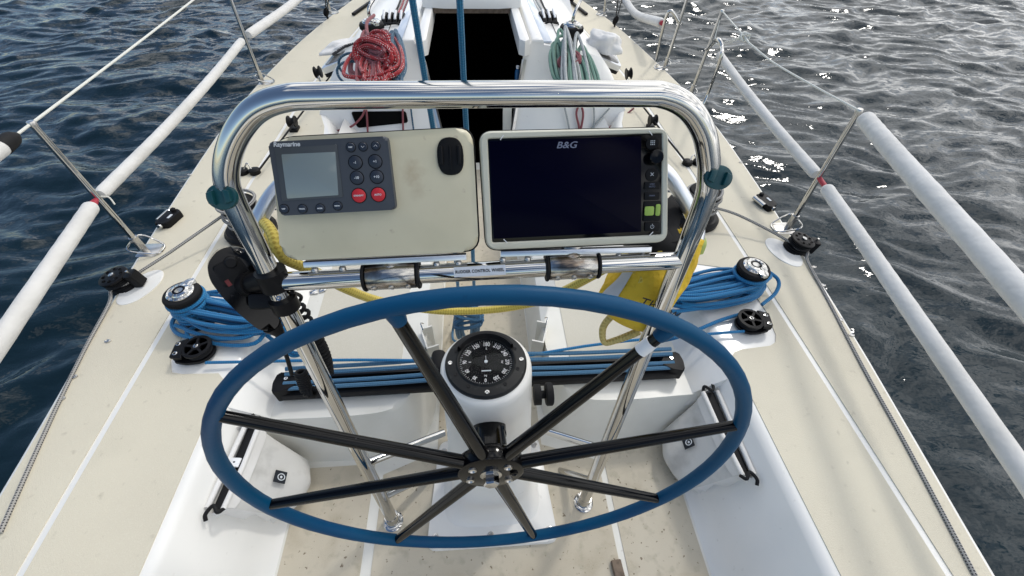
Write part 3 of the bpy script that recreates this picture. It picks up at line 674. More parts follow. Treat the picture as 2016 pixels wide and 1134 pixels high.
# frame ring with rounded section
def inset(P, Q, t): return [(p[0]+(q[0]-p[0])*t, p[1]+(q[1]-p[1])*t) for p, q in zip(P, Q)]
layers = [(oo, -.004), (oo, T_-.008), (inset(oo, ii, .12), T_-.002), (inset(oo, ii, .3), T_), (inset(oo, ii, .85), T_), (ii, T_-.002), (ii, -.004)]
k = len(oo); b.raw([(p[0], p[1], z) for P_, z in layers for p in P_], [(i*k+j, i*k+(j+1) % k, (i+1)*k+(j+1) % k, (i+1)*k+j) for i in range(6) for j in range(k)], PF)
b.build('frame', M_bframe, podR)
quad([Vector(p)+Vector(d) for p, d in zip(Rq, ((-.002, -.004), (.002, -.004), (.002, .002), (-.002, .002)))], .028, -.030, -.005, .002).build('back_box', M_rubber, podR)
for pd, (x0, x1), (y0, y1), nb_ in ((podL, (600, 918), (514, 499), (618, 672, 858, 902)), (podR, (985, 1280), (493, 484), (990, 1038, 1218, 1266))):
    A, B = pod(x0, y0+4, -.012), pod(x1, y1+4, -.012)
    br = MB().prism([(0, -.008), ((B-A).length, -.008), ((B-A).length, .004), (0, .004)], 0, .020, frame(A-pn_*.010, B-A, pn_), bev=.002).build('bracket_strip', M_alu, pd)
    for x in nb_:
        t = (x-x0)/(x1-x0); q = A.lerp(B, t); MB().ball((0, 0, 0), (.0075, .0075, .006), Matrix.Translation(q-py_*.015)).build('bracket_bolt', M_dull, br)
    # cast clamp gripping the cross bar
    xa, xb_ = (718, 824) if pd is podL else (1076, 1176)
    c0_, c1_ = gp(xa, 540 if pd is podL else 524), gp(xb_, 536 if pd is podL else 520)
    s0 = (c0_-XL).dot(ax); s1 = (c1_-XL).dot(ax); cl = MB(); zf = zframe(XL+ax*s0, ax); ln_ = s1-s0
    cl.lathe([(TR+.004, .003), (TR+.0075, .006), (TR+.0075, ln_-.006), (TR+.004, ln_-.003)], zf, 28)
    # neck up to the pod
    mid = XL+ax*(s0+ln_/2); up_ = (pod((xa+xb_)/2, y0-6, -.02)-mid)
    cl.tube([mid, mid+up_*.45, mid+up_*.75, mid+up_], [.030, .027, .020, .020], n=20, sm=4, flat=(1.15, .8))
    co = cl.build('bar_clamp', M_cast, pd, smooth=60)
    for e in (0, ln_): MB().lathe([(TR+.0085, -.003), (TR+.010, 0), (TR+.0085, .003), (TR-.001, .003)], zframe(XL+ax*(s0+e), ax), 28).build('clamp_gasket', M_rubber, co)
    for e in (.18, .5, .82):
        q = XL+ax*(s0+ln_*e)+(nl*math.cos(.75)+ax.cross(nl)*math.sin(.75)*-1)*(TR+.007); q2 = XL+ax*(s0+ln_*e); dd = (nl*.75-V(0, 0, 1)*.66).normalized(); dd = (dd-ax*dd.dot(ax)).normalized()
        MB().lathe([(.0062, -.002), (.0062, .003), (.004, .004), (.003, .001), (0, .001)], zframe(q2+dd*(TR+.0068), dd), 14).build('clamp_bolt', M_dull, co)

# autopilot control head
def A(px, py): return pl(px, py, T_+.02)
ap = thing('autopilot_control', 'slate grey autopilot control head with small grey screen and two red buttons', 'autopilot control', PF @ V(*pl(650, 350, T_), T_))
case = [A(551, 425), A(779, 413), A(762, 268), A(527, 279)]
quad(case, .008, T_, T_+.020, .005).build('case', M_grey, ap)
f2 = lambda px, py, o=.0: PF @ V(*A(px, py), T_+.020+o)
bz = [A(556, 396), A(676, 388), A(663, 284), A(541, 292)]
quad(bz, .003, T_+.019, T_+.0215, .001).build('screen_bezel', mat('screen_bezel_grey', (.06, .068, .075), .4), ap)
quad([A(566, 391), A(667, 384), A(661, 299), A(555, 304)], .002, T_+.0205, T_+.0222, .0004).build('screen', M_lcd, ap)
MB().text('Raymarine', .0108, frame(f2(538, 285, .0006), PX, pn_), .0001, shear=.15, align='LEFT', bold=.0003).build('lettering', M_mark, ap)
def btn(px, py, r, mt, txt=None, ts=.005, parent=ap, col=None):
    o = MB().lathe([(r, 0), (r, .0022), (r*.85, .0034), (0, .0036)], frame(f2(px, py, -.0004), PX, pn_), 24).build('button', mt, parent)
    MB().lathe([(r*1.13, -.0002), (r*1.13, .0008), (r, .001)], frame(f2(px, py, 0), PX, pn_), 24).build('button_ring', M_black, o)
    if txt: MB().text(txt, ts, frame(f2(px, py, .0038), PX, pn_), .0001, bold=.00015).build('button_text', M_mark, o)
btn(691, 290, .0078, M_btn, 'DISP', .0035); btn(715, 289, .0074, M_btn); btn(740, 287, .0074, M_btn)
for (x, y), s_ in (((715, 289), 1), ((740, 287), -1)):
    c_ = f2(x, y, .0038); MB().tube([c_+PX*-.0028+py_*.0013*s_, c_-py_*.0015*s_, c_+PX*.0028+py_*.0013*s_], .0004, n=5, sm=1).build('arrow', M_mark, ap)
btn(700, 320, .0115, M_btn, '-1', .0065); btn(739, 318, .0115, M_btn, '+1', .0065); btn(703, 350, .0115, M_btn, '-10', .0065); btn(742, 348, .0115, M_btn, '+10', .0065)
btn(707, 385, .0125, M_red, 'STANDBY', .0040); btn(745, 383, .0125, M_red, 'AUTO', .0046)
for x, y, t_ in ((560, 411, 'DISP'), (596, 411, 'TRACK'), (631, 410, 'MODE'), (665, 405, 'RESUME')): btn(x, y, .0078, M_btn, t_, .0032 if len(t_) < 6 else .0026)
# black oval camera plate
cp = thing('camera_mount', 'black oval adhesive camera mount on the upper corner of the port pod', 'camera mount', PF @ V(*pl(887, 308, T_), T_))
c_ = pl(887, 308, T_); q_ = [(c_[0]+.0245*math.copysign(abs(math.cos(t))**.75, math.cos(t)), c_[1]+.034*math.copysign(abs(math.sin(t))**.75, math.sin(t))) for t in [2*math.pi*i/32 for i in range(32)]]
b = MB().prism(q_, T_-.001, T_+.005, PF, bev=.002); b.build('plate', M_black, cp)
for sx in (-1, 1): MB().box((c_[0]+sx*.0165, c_[1]+.002, T_+.008), (.007, .034, .008), PF, bev=.0025).build('rail', M_black, cp)
MB().box((c_[0], c_[1]-.002, T_+.0065), (.0035, .042, .004), PF, bev=.001).build('rib', M_black, cp)

# chart plotter
cpl = thing('chart_plotter', 'large chart plotter with blank dark screen and a column of keys', 'chart plotter', PF @ V(*pl(1130, 370, T_), 0))
Q = lambda px, py, o=0: (*pl(px, py, T_-.002), T_-.002+o)
quad([pl(970, 477, T_-.002), pl(1302, 461, T_-.002), pl(1303, 263, T_-.002), pl(961, 274, T_-.002)], .003, -.02, T_-.002, .001).build('case', M_gloss, cpl)
quad([pl(972, 470, T_-.002), pl(1262, 456, T_-.002), pl(1262, 268, T_-.002), pl(963, 278, T_-.002)], .002, T_-.0025, T_-.0012, .0003).build('screen', M_screen, cpl)
def cfp(px, py, o=.0012): return PF @ V(*Q(px, py, o))
MB().text('B&G', .0165, frame(cfp(1115, 286), PX, pn_), .0001, shear=.25, sx=1.25, bold=.0002).build('lettering', M_logo, cpl)
def key(px, py, w, h, mt=M_black, r=.002): return MB().prism(rrect(w, h, r), 0, .0022, frame(cfp(px, py, .0), PX, pn_), bev=.0006).build('key', mt, cpl)
k1 = MB().lathe([(.0125, 0), (.0125, .0015), (.010, .002), (0, .002)], frame(cfp(1284, 282, 0), PX, pn_), 24).build('key', M_black, cpl)
dm = MB()
for i in range(3):
    for j in range(3): dm.box(((i-1)*.0033, (j-1)*.0033, .0024), (.0018, .0018, .0004), frame(cfp(1284, 281, 0), PX, pn_))
dm.build('grid_symbol', M_mark, k1)
MB().lathe([(.0155, 0), (.0155, .004), (.0145, .008), (.0135, .0135), (.012, .0145), (0, .014)], frame(cfp(1288, 309, 0), PX, pn_), 32).build('rotary_knob', M_gloss, cpl)
k2 = MB().lathe([(.0125, 0), (.0125, .0015), (.010, .002), (0, .002)], frame(cfp(1283, 344, 0), PX, pn_), 24).build('key', M_black, cpl)
b = MB(); kf = frame(cfp(1283, 343, .0024), PX, pn_)
for a in (45, -45): b.box((0, 0, 0), (.0085, .0011, .0003), kf @ Matrix.Rotation(R(a), 4, 'Z'))
b.build('cross_symbol', M_mark, k2)
k3 = key(1283, 365, .030, .015); MB().text('STBY\nAUTO', .0045, frame(cfp(1283, 365, .0028), PX, pn_), .0001).build('key_text', M_logo, k3)
k4 = key(1283, 386, .030, .015); MB().text('MARK', .0042, frame(cfp(1283, 385, .0028), PX, pn_), .0001).build('key_text', M_logo, k4)
key(1283, 416, .034, .040)
MB().prism(rrect(.019, .018, .003), 0, .0022, frame(cfp(1277, 415, .002), PX, pn_), bev=.0006).build('lime_key', M_lime, cpl)
MB().prism(rrect(.0095, .023, .003), 0, .0022, frame(cfp(1294, 413, .002), PX, pn_), bev=.0006).build('lime_key', M_lime, cpl)
k5 = key(1283, 446, .030, .018)
b = MB(); kf = frame(cfp(1283, 446, .0026), PX, pn_); b.tube([kf @ V(.0036*math.cos(R(a)), .0036*math.sin(R(a)), 0) for a in range(120, 421, 25)], .0004, n=5, sm=1); b.box((0, .0032, 0), (.0009, .005, .0003), kf); b.build('power_symbol', M_mark, k5)
for (x, y, a) in ((988, 271, 52), (1280, 262, -50), (995, 474, -45), (1281, 460, 45)):
    MB().box((0, 0, .0026), (.0105, .0016, .0005), frame(cfp(x, y, 0), PX, pn_) @ Matrix.Rotation(R(a), 4, 'Z')).build('corner_mark', M_white, cpl)

# teal oval mounts strapped to the hoop
for (px, py, lb, tw) in ((445, 386, 'teal oval plastic mount strapped to the port bend of the guard', .1), (1407, 348, 'teal oval plastic mount strapped to the starboard bend of the guard', -.25)):
    c0_ = gp(px, py); nrm = (CAM-c0_).normalized(); sx = -1 if px < 1000 else 1
    nrm = (nrm+V(sx*.25, -.1, 0)).normalized(); c1_ = c0_+nrm*.022
    t_ = thing('oval_mount', lb, 'mount', c0_, 'teal mounts on the guard')
    fr = frame(c1_, _r, nrm) @ Matrix.Rotation(tw, 4, 'Z')
    ol = [(.0262*math.cos(a), .022*math.sin(a)) for a in [2*math.pi*i/28 for i in range(28)]]
    MB().prism(ol, -.004, .004, fr, bev=.002).build('plate', M_teal, t_)
    for s_ in (-1, 1): MB().prism([(s_*.009, -.012), (s_*.020, -.009), (s_*.020, .009), (s_*.009, .012)], .004, .011, fr, bev=.002).build('lug', M_teal, t_)
    MB().cyl(c0_-nrm*.01, c1_, .016, .018, 16).build('saddle', M_steel, t_)
# ================================================================== DECK GEAR
def loops(A, B, w, n, r, zr=.05, lift=.0, seed=1, sq=.5, spread=.35, aw=1.0, bw=1.0, up=V(0, 0, 1)):
    """one rope wound n times in long loops between A and B; returns control points"""
    rd = random.Random(seed); A, B = Vector(A), Vector(B); d = (B-A); Ln = d.length; d.normalize(); s_ = up.cross(d).normalized(); P = []
    for i in range(n):
        wi = w*(1-spread*rd.random()); ea = Ln*.5*(1+spread*.35*(rd.random()-.6)*2); z0 = zr*(i/n)+rd.random()*r
        cx = Ln*.5+Ln*.06*(rd.random()-.5); off = w*.45*(rd.random()-.5); tw = (rd.random()-.5)*.5
        for k in range(10):
            a = 2*math.pi*k/10+tw*math.sin(k)
            x = cx+ea*math.copysign(abs(math.cos(a))**.8, math.cos(a)); wd_ = aw+(bw-aw)*(x/Ln)
            y = off+wi*.5*math.sin(a)*wd_
            P.append(A+d*x+s_*y+up*(z0+lift*max(0, 1-x/Ln)+r*1.6*rd.random()))
    return P

# ---- aft winches with their blue rope coils
def winch(base, h, rbase, rdrum, rtop, label, name='winch', top='chrome', tilt=(0, 0, 1), face=(1, 0, 0), group=None, cat='winch'):
    t = thing(name, label, cat, base, group); f = zframe(base, tilt, face)
    MB().lathe([(rbase, 0), (rbase*1.02, h*.12), (rbase*.93, h*.16), (rbase*.90, h*.2)], f, 32).build('base_ring', M_rubber if top != 'steel' else M_black, t)
    MB().lathe([(rbase*.9, h*.16), (rdrum*1.08, h*.24), (rdrum*.95, h*.36), (rdrum*.90, h*.5), (rdrum*.97, h*.66), (rtop*.94, h*.78)], f, 36).build('drum', M_rubber, t)
    b = MB(); nrb = 60
    b.lathe([(rtop*.93, h*.755), (rtop, h*.79), (rtop, h*.86), (rtop*.95, h*.90), (rtop*.74, h*.925)], f, 48)
    for i in range(nrb): b.box((rtop*1.0, 0, h*.825), (.003, .0022, h*.075), f @ Matrix.Rotation(2*math.pi*i/nrb, 4, 'Z'))
    b.build('ribbed_jaw', M_rubber, t)
    c = MB(); c.lathe([(rtop*.76, h*.90), (rtop*.74, h*.94), (rtop*.66, h*.962), (rtop*.6, h*.955), (rtop*.56, h*.955), (rtop*.52, h*.985), (rtop*.36, h*1.0), (rtop*.33, h*.985)], f, 48)
    if top == 'chrome':      # feeder arm
        c.prism(rpoly([(rtop*.3, -rtop*.42), (rtop*1.06, -rtop*.20), (rtop*1.06, rtop*.20), (rtop*.3, rtop*.42)], rtop*.15), h*.90, h*.972, f, bev=.003)
    cap = c.build('top_cap', M_steel if top == 'chrome' else M_rubber, t, smooth=40)
    s_ = MB().lathe([(rtop*.34, h*.95), (rtop*.34, h*.99), (rtop*.22, h*.992), (rtop*.20, h*.93), (0, h*.93)], f, 24); s_.build('socket', M_gloss, cap)
    return t
def zt(px, py, z): return atz(px, py, z)
# port
wbp = V(-1.045, 1.085, .0); wbs = V(1.055, 1.10, .0)
wbp = zt(357, 578, .15); wbp.z = 0; wbs = zt(1485, 527, .15); wbs.z = 0
winch(wbp, .172, .066, .055, .064, 'chrome topped self-tailing winch wrapped in blue rope, on the port side deck', face=(.35, .9, 0))
winch(wbs, .172, .066, .055, .064, 'chrome topped self-tailing winch wrapped in blue rope, on the starboard side deck', face=(.2, -.9, 0))
def coil_blue(base, far, label, seed, extra):
    b = MB(); r = .0078; rd = random.Random(seed)
    # turns round the drum
    P = []
    for i in range(56): a = i*.62; P.append(base+V(math.cos(a)*(.062+.004*math.sin(i)), math.sin(a)*(.062), .028+.0105*i*.18))
    b.tube(P, r, n=8, sm=3)
    d = (far-base); d.z = 0; dn = d.normalized()
    b.tube(loops(base-dn*.058, far, .13, 13, r, .07, .03, seed, aw=1.2, bw=.85, spread=.75), r, n=8, sm=4)
    b.tube(loops(base-dn*.070, far-dn*.03, .17, 4, r, .04, .015, seed+5, aw=1.1, bw=.9), r, n=8, sm=4)
    for e in extra: b.tube(e, r, n=8, sm=6)
    b.build('rope_coil', M_brope, None, label, 'rope coil')
farp = zt(548, 650, .03); fars = zt(1298, 600, .03)
jb = zt(435, 497, .1)
coil_blue(wbp, farp, 'blue rope coil wound round the port winch and trailing inboard behind the black handset', 3,
    [[zt(590, 640, .02), zt(612, 660, -.03), zt(600, 690, -.08), zt(575, 700, -.09), zt(540, 672, -.02), zt(500, 640, .03)], [zt(520, 600, .06), zt(560, 650, -.02), zt(590, 690, -.08), zt(570, 690, -.07), zt(530, 640, .02)],
     [wbp+V(.02, -.06, .03), zt(368, 655, .03), zt(378, 672, .028), zt(390, 690, .03)], [zt(345, 640, .04), zt(430, 668, .03), zt(520, 655, .03), zt(600, 660, -.02)]])
coil_blue(wbs, fars, 'blue rope coil wound round the starboard winch and trailing inboard behind the yellow bag', 9,
    [[zt(1480, 612, .03), zt(1420, 630, .015), zt(1372, 650, .0), zt(1330, 665, -.05), zt(1300, 672, -.08)], [zt(1330, 625, .0), zt(1345, 600, .03), zt(1310, 590, .02), zt(1290, 620, 0)],
     [wbs+V(.05, .06, .11), zt(1530, 548, .07), zt(1528, 575, .05), zt(1500, 600, .03)]])

# ---- horizontal foot blocks on the white pads
def cheek_block(c, ang, label, sx, size=1.0, mt=M_black, nrm=(0, 0, 1)):
    t = thing('foot_block', label, 'block', c, 'foot blocks beside the aft winches')
    f = zframe(c, nrm) @ Matrix.Rotation(ang, 4, 'Z') @ Matrix.Diagonal((size, size, size, 1))
    MB().lathe([(.030, .012), (.036, .014), (.031, .020), (.036, .026), (.030, .028)], f, 28).build('sheave', M_rubber, t)
    out = [(.040*math.cos(a), .040*math.sin(a)) for a in [R(x) for x in range(-90, 91, 15)]]+[(-.030, .036), (-.062, .024), (-.066, -.026), (-.034, -.038)]
    MB().prism(rpoly(out, .004, 2), 0, .010, f, bev=.002).build('lower_cheek', mt, t)
    b = MB()
    # upper cheek as ring and spokes, with openings
    b.lathe([(.041, .030), (.041, .036), (.032, .037), (.032, .030)], f, 32); b.lathe([(.013, .030), (.013, .037), (0, .037)], f, 20)
    for a in (0, 72, 144, 216, 288): b.box((.022, 0, .0335), (.024, .007, .006), f @ Matrix.Rotation(R(a+20), 4, 'Z'))
    b.prism(rpoly([(-.028, .037), (-.062, .026), (-.066, -.028), (-.030, -.038), (-.036, -.012), (-.036, .012)], .004, 2), .030, .037, f, bev=.0015)
    b.box((-.055, 0, .02), (.02, .05, .02), f, bev=.003)
    up = b.build('upper_cheek', mt, t)
    for (x, y) in ((0, 0), (-.052, .017), (-.052, -.017)): MB().lathe([(.0068, .036), (.0068, .039), (.0035, .0395), (.0028, .037), (0, .037)], f @ Matrix.Translation((x, y, 0)), 14).build('rivet', M_steel, up)
    return t
cheek_block(zt(398, 695, .012), R(8), 'black foot block on the white pad just aft of the port aft winch', -1, 1.22)
cheek_block(zt(1470, 640, .012), R(172), 'black foot block on the white pad just aft of the starboard aft winch', 1, 1.22)

# ---- edge blocks with the dotted control line
def pad(c, rx, ry, ang, label=None):
    o = [(rx*math.cos(a), ry*math.sin(a)) for a in [2*math.pi*i/28 for i in range(28)]]
    MB().prism(o, -.002, .006, Matrix.Translation(c) @ Matrix.Rotation(ang, 4, 'Z'), bev=.003).build('deck_pad', M_gel, yacht)
def edge_block(c, ax_, label):
    t = thing('turning_block', label, 'block', c, 'turning blocks on the deck edge'); f = zframe(c, (ax_[0], ax_[1], 1.6), (0, 1, 0)) @ Matrix.Diagonal((1.2, 1.2, 1.2, 1))
    for z in (.012, .036):
        MB().lathe([(.040, z-.009), (.045, z-.007), (.036, z), (.045, z+.007), (.040, z+.009)], f, 32).build('sheave', M_rubber, t)
    b = MB(); b.lathe([(.046, .048), (.046, .054), (.042, .056), (.010, .057), (0, .057)], f, 36)
    for i in range(8): b.lathe([(.0055, .0572), (.0035, .0578), (0, .0572)], f @ Matrix.Rotation(i*math.pi/4, 4, 'Z') @ Matrix.Translation((.030, 0, 0)), 10)
    b.prism(rpoly([(-.02, -.045), (.02, -.045), (.02, -.075), (-.02, -.075)], .006), .0, .054, f, bev=.003)
    b.lathe([(.047, 0), (.047, .004), (.03, .005)], f, 30)
    h = b.build('housing', M_black, t)
    for i in range(8): MB().lathe([(.0052, .0562), (.0052, .0580), (0, .0575)], f @ Matrix.Rotation(i*math.pi/4+.2, 4, 'Z') @ Matrix.Translation((.030, 0, 0)), 10).build('cheek_hole', M_dark, h)
    MB().lathe([(.009, .056), (.009, .062), (.005, .064), (0, .063)], f, 12).build('centre_bolt', M_steel, h)
    MB().cyl(f @ V(0, -.06, .05), f @ V(0, -.06, .066), .005, n=10).build('pin', M_steel, h)
EB_L, EB_R = zt(247, 562, .0), zt(1564, 490, 0)
pad(zt(278, 566, 0), .105, .062, R(70)); pad(zt(1542, 497, 0), .105, .062, R(105))
edge_block(EB_L, (-.25, -.1), 'black twin sheave turning block on the port deck edge, aft of the stanchion')
edge_block(EB_R, (.25, -.1), 'black twin sheave turning block on the starboard deck edge, aft of the stanchion')
cl = MB().tube([zt(0, 1050, .007), zt(60, 915, .007), zt(118, 788, .007), zt(170, 682, .007), zt(215, 598, .012), EB_L+V(-.02, -.045, .02), EB_L+V(.035, -.02, .03), EB_L+V(.045, .02, .035), zt(330, 500, .06), zt(395, 455, .09), zt(448, 418, .12)], .0065, n=8, sm=5)
cl.build('control_line', M_drope, None, 'black and grey dotted control line running along the port deck edge round the turning block', 'rope')
cr2 = MB().tube([zt(1920, 1134, .007), zt(1850, 1000, .007), zt(1775, 860, .007), zt(1700, 725, .007), zt(1630, 590, .007), zt(1590, 515, .014), EB_R+V(.03, -.045, .02), EB_R+V(-.02, -.03, .03), EB_R+V(-.04, .02, .035), zt(1500, 446, .06), zt(1445, 420, .09), zt(1396, 406, .12)], .0065, n=8, sm=5)
cr2.build('control_line', M_drope, None, 'black and grey dotted control line running along the starboard deck edge round the turning block', 'rope')

# ---- small black turning/fairlead cars outboard
def fairlead(c, ang, label):
    t = thing('fairlead', label, 'fairlead', c, 'fairleads on the side decks'); f = Matrix.Translation(c) @ Matrix.Rotation(ang, 4, 'Z')
    MB().prism(rpoly([(-.030, -.062), (.030, -.050), (.034, .052), (-.006, .066), (-.032, .05)], .012), .0, .036, f, bev=.008, seg=3).build('body', M_black, t)
    MB().cyl(f @ V(-.036, -.03, .024), f @ V(-.036, .05, .024), .013, n=16).build('roller', M_steel, t)
    MB().cyl(f @ V(-.004, -.068, .02), f @ V(-.004, -.055, .02), .013, n=16).build('sleeve', M_steel, t)
    MB().box((.012, 0, .037), (.012, .03, .002), f, bev=.0008).build('label_plate', M_mark, t)
    MB().lathe([(.012, .034), (.012, .046), (.008, .050), (0, .05)], f @ Matrix.Translation((.0, .045, 0)), 14).build('cap', M_rubber, t)
fairlead(zt(338, 437, 0), R(-12), 'black roller fairlead on the port side deck near the forward stanchion base')
fairlead(zt(1504, 404, 0), R(14), 'black roller fairlead on the starboard side deck near the forward stanchion base')
# small loose deck fasteners and pad eyes along the edge
for i, (px, py) in enumerate(((147, 742), (123, 785), (373, 345), (466, 213), (540, 128), (566, 103), (213, 672), (1655, 630), (1602, 526), (1620, 562), (1676, 660), (1458, 320), (1250, 86))):
    c = zt(px, py, .003)
    MB().lathe([(.012, 0), (.011, .004), (.006, .006), (.004, .004), (0, .004)], Matrix.Translation(c) @ Matrix.Diagonal((1, .7, 1, 1)), 14).build('deck_fastener', M_dull, yacht)

# ---- grey primary winches further forward, with grey rope
for (px, py, lb, sx) in ((498, 458, 'dark grey covered winch beyond the port leg of the guard', -1), (1366, 432, 'dark grey covered winch beyond the starboard leg of the guard', 1)):
    b0 = zt(px, py, 0); b0.z = 0
    winch(b0, .20, .115, .072, .075, lb, name='primary_winch', top='steel')
    b = MB(); P = []
    for i in range(46): a = i*.6; P.append(b0+V(math.cos(a)*(.078+.008*math.sin(i*.9)), math.sin(a)*.078, .06+.0030*i))
    b.tube(P, .007, n=8, sm=3)
    b.tube([b0+V(-.05*sx, .06, .10), b0+V(-.12*sx, .10, .06), b0+V(-.22*sx, .12, .01), b0+V(-.33*sx, .06, -.02), b0+V(-.42*sx, .14, -.08)], .007, n=8)
    b.tube([b0+V(-.05*sx, .07, .11), b0+V(-.13*sx, .14, .08), b0+V(-.24*sx, .15, .02), b0+V(-.36*sx, .10, -.02)], .007, n=8)
    b.build('winch_rope', M_drope, None, 'grey dotted rope wound round the covered winch beyond the %s guard leg' % ('port' if sx < 0 else 'starboard'), 'rope')
# black twin eyes on deck with a thin black stay leading forward
for (px, py, q, lb) in ((492, 342, [(511, 333), (560, 268), (600, 215), (650, 150)], 'port'), (1362, 324, [(1350, 318), (1310, 268), (1270, 215), (1225, 160)], 'starboard')):
    c = zt(px, py, .0); t = thing('track_car', 'small black twin sheave car on the %s deck just outboard of the winch' % lb, 'car', c)
    for s_ in (-1, 1): MB().lathe([(.022, 0), (.030, .004), (.030, .026), (.020, .032), (0, .032)], Matrix.Translation(c+V(s_*.032, 0, 0)), 18).build('sheave_housing', M_black, t)
    MB().tube([c+V(-.02, .0, .03), c+V(0, .02, .055), c+V(.02, .0, .03)], .004, n=8).build('shackle', M_steel, t)
    MB().tube([zt(*q[0], .05), zt(*q[1], .06), zt(*q[2], .06), zt(*q[3], .06)], .0055, n=8).build('control_line', M_rubber, None, 'thin black line running forward from the small car on the %s side deck' % lb, 'rope')

# ================================================================== MAINSHEET TRAVELLER
tv = thing('traveller', 'black mainsheet traveller beam spanning the cockpit between the seats behind the pedestal', 'traveller', (0, .83, -.12))
TL, TRr = zt(548, 790, -.10), zt(1338, 744, -.10)
TL.z = TRr.z = -.105; ty = (TL.y+TRr.y)/2
MB().box(((TL.x+TRr.x)/2, ty+.050, -.085), (TRr.x-TL.x, .100, .036), bev=.004).build('beam', M_black, tv)
MB().box(((TL.x+TRr.x)/2, ty+.052, -.062), (TRr.x-TL.x-.03, .050, .014), bev=.003).build('track', M_gloss, tv)
for sx, X in ((-1, TL.x), (1, TRr.x)):
    e = MB(); e.prism(rpoly([(0, -.004), (-sx*.045, .006), (-sx*.085, .035), (-sx*.05, .080), (0, .083), (sx*.008, .04)], .01), -.10, -.035, Matrix.Translation((X, ty, 0)), bev=.006, seg=3)
    eo = e.build('end_block', M_black, tv)
    MB().lathe([(.0075, 0), (.0075, .003), (.0035, .0035), (0, .002)], Matrix.Translation((X-sx*.035, ty+.055, -.036)), 14).build('end_bolt', M_steel, eo)
car = MB(); car.box((.0, ty+.045, -.03), (.14, .075, .05), bev=.01); car.build('car', M_black, tv)
for (sx, x1) in ((-1, TL.x+.03), (1, TRr.x-.03)):
    for (dy, z, y2) in ((.018, -.045, .022), (.036, -.040, .045), (.070, -.030, .078), (.088, -.022, .10)):
        MB().tube([V(x1, ty+dy, z), V((x1+sx*-.04)/2, ty+(dy+y2)/2, z-.003), V(-sx*-.06, ty+y2, z+.008)], .0082, n=8, sm=4).build('control_rope', M_trackrope, tv)
# thin bright blue lines from the foot blocks to the car
MB().tube([zt(405, 714, .028), V(-.5, .915, .0), V(-.06, .90, -.03)], .0058, n=8, sm=4).build('sheet_tail', M_brope, None, 'thin bright blue line stretched from the port foot block towards the pedestal', 'rope')
MB().tube([zt(1465, 652, .028), V(.5, .935, .0), V(.06, .90, -.03)], .0058, n=8, sm=4).build('sheet_tail', M_brope, None, 'thin bright blue line stretched from the starboard foot block towards the pedestal', 'rope')

# slotted board brackets on the seat fronts
for (px, py, sx) in ((826, 660, -1), (1078, 660, 1)):
    t = thing('slot_bracket', 'white U-shaped slot bracket on the inner edge of the %s seat' % ('port' if sx < 0 else 'starboard'), 'bracket', (sx*.25, 1.08, -.3))
    o = [(0, -.055), (-sx*.05, -.055), (-sx*.05, -.049), (-sx*.006, -.049), (-sx*.006, .049), (-sx*.05, .049), (-sx*.05, .055), (0, .055)]
    MB().prism(o, SOLE+.02, -.085, Matrix.Translation((sx*.258, 1.06, 0)) @ Matrix.Rotation(sx*R(-18), 4, 'Z')).build('channel', M_gelin, t)
    MB().tube([V(sx*.262, 1.10, -.08), V(sx*.27, 1.12, -.06), V(sx*.262, 1.135, -.08)], .0025, n=6).build('keeper', M_steel, t)
# hinge and grab loop on the seats
hb_ = MB(); hc = zt(627, 572, SEAT+.003)
for s_ in (-1, 1): hb_.prism(rpoly([(s_*.003, -.02), (s_*.036, -.014), (s_*.040, .008), (s_*.003, .02)], .005), 0, .004, Matrix.Translation(hc) @ Matrix.Rotation(.3, 4, 'Z'), bev=.001)
hb_.build('locker_hinge', M_steel, None, 'small stainless butterfly hinge on the port seat locker', 'hinge')
# chocks on the sole
for (px, py, lb) in ((1215, 1120, 'small weathered wooden foot chock beside the starboard white sole stripe'), (455, 1131, 'small weathered wooden foot chock at the foot of the port cockpit side')):
    z = SOLE+.012; c = zt(px, py, SOLE) if px > 600 else zt(px, py, -.28)
    MB().box((0, 0, 0), (.034, .09, .024), Matrix.Translation((c.x, c.y-.02, c.z+.012)) @ Matrix.Rotation(R(3), 4, 'Z'), bev=.004).build('foot_chock', M_wood, None, lb, 'foot chock')

# ================================================================== MAINSHEET
ms = MB()
def vline(p_lo, d_lo, p_hi, d_hi, ext=1.5):
    a, b = dep(*p_lo, d_lo), dep(*p_hi, d_hi); return [a, b, b+(b-a)*ext]
for (lo, dl, hi, dh, nm) in (((921, 640), 1.86, (868, 340), 1.42, 'l'), ((935, 640), 1.86, (923, 345), 1.42, 'r')):
    pass
A0 = V(-.045, 1.33, SOLE+.02)
lnL = [zt(903, 590, -.28), dep(896, 500, 1.55), dep(875, 385, 1.32), dep(853, 255, 1.14), dep(812, 0, .86)]
lnR = [zt(934, 590, -.28), dep(931, 500, 1.55), dep(925, 385, 1.32), dep(918, 255, 1.14), dep(905, 0, .86)]
sheet = thing('mainsheet', 'two taut teal-blue mainsheet parts rising from the cockpit sole past the companionway', 'rope', A0)
for q in (lnL, lnR):
    e = q[-1]+(q[-1]-q[-2]).normalized()*1.3
    MB().tube(q+[e], .0072, n=8, sm=4, flat=(1.0, 1.0)).build('sheet_part', M_sheet, sheet)
cb2 = MB(); r = .0062
top_ = dep(917, 590, 1.70); bot_ = zt(920, 672, SOLE+.03)
cb2.tube(loops(top_+V(0, 0, .0), bot_, .085, 7, r, .03, 0, 21, aw=.8, bw=1.1, up=V(0, -.6, .8)), r, n=8, sm=4)
for i in range(5): c = top_.lerp(bot_, .08+.04*i); cb2.tube([c+V(.045*math.cos(a), -.02*math.sin(a)-.01, .03*math.sin(a)) for a in [2*math.pi*k/10 for k in range(10)]], r, n=8, closed=True, sm=3)
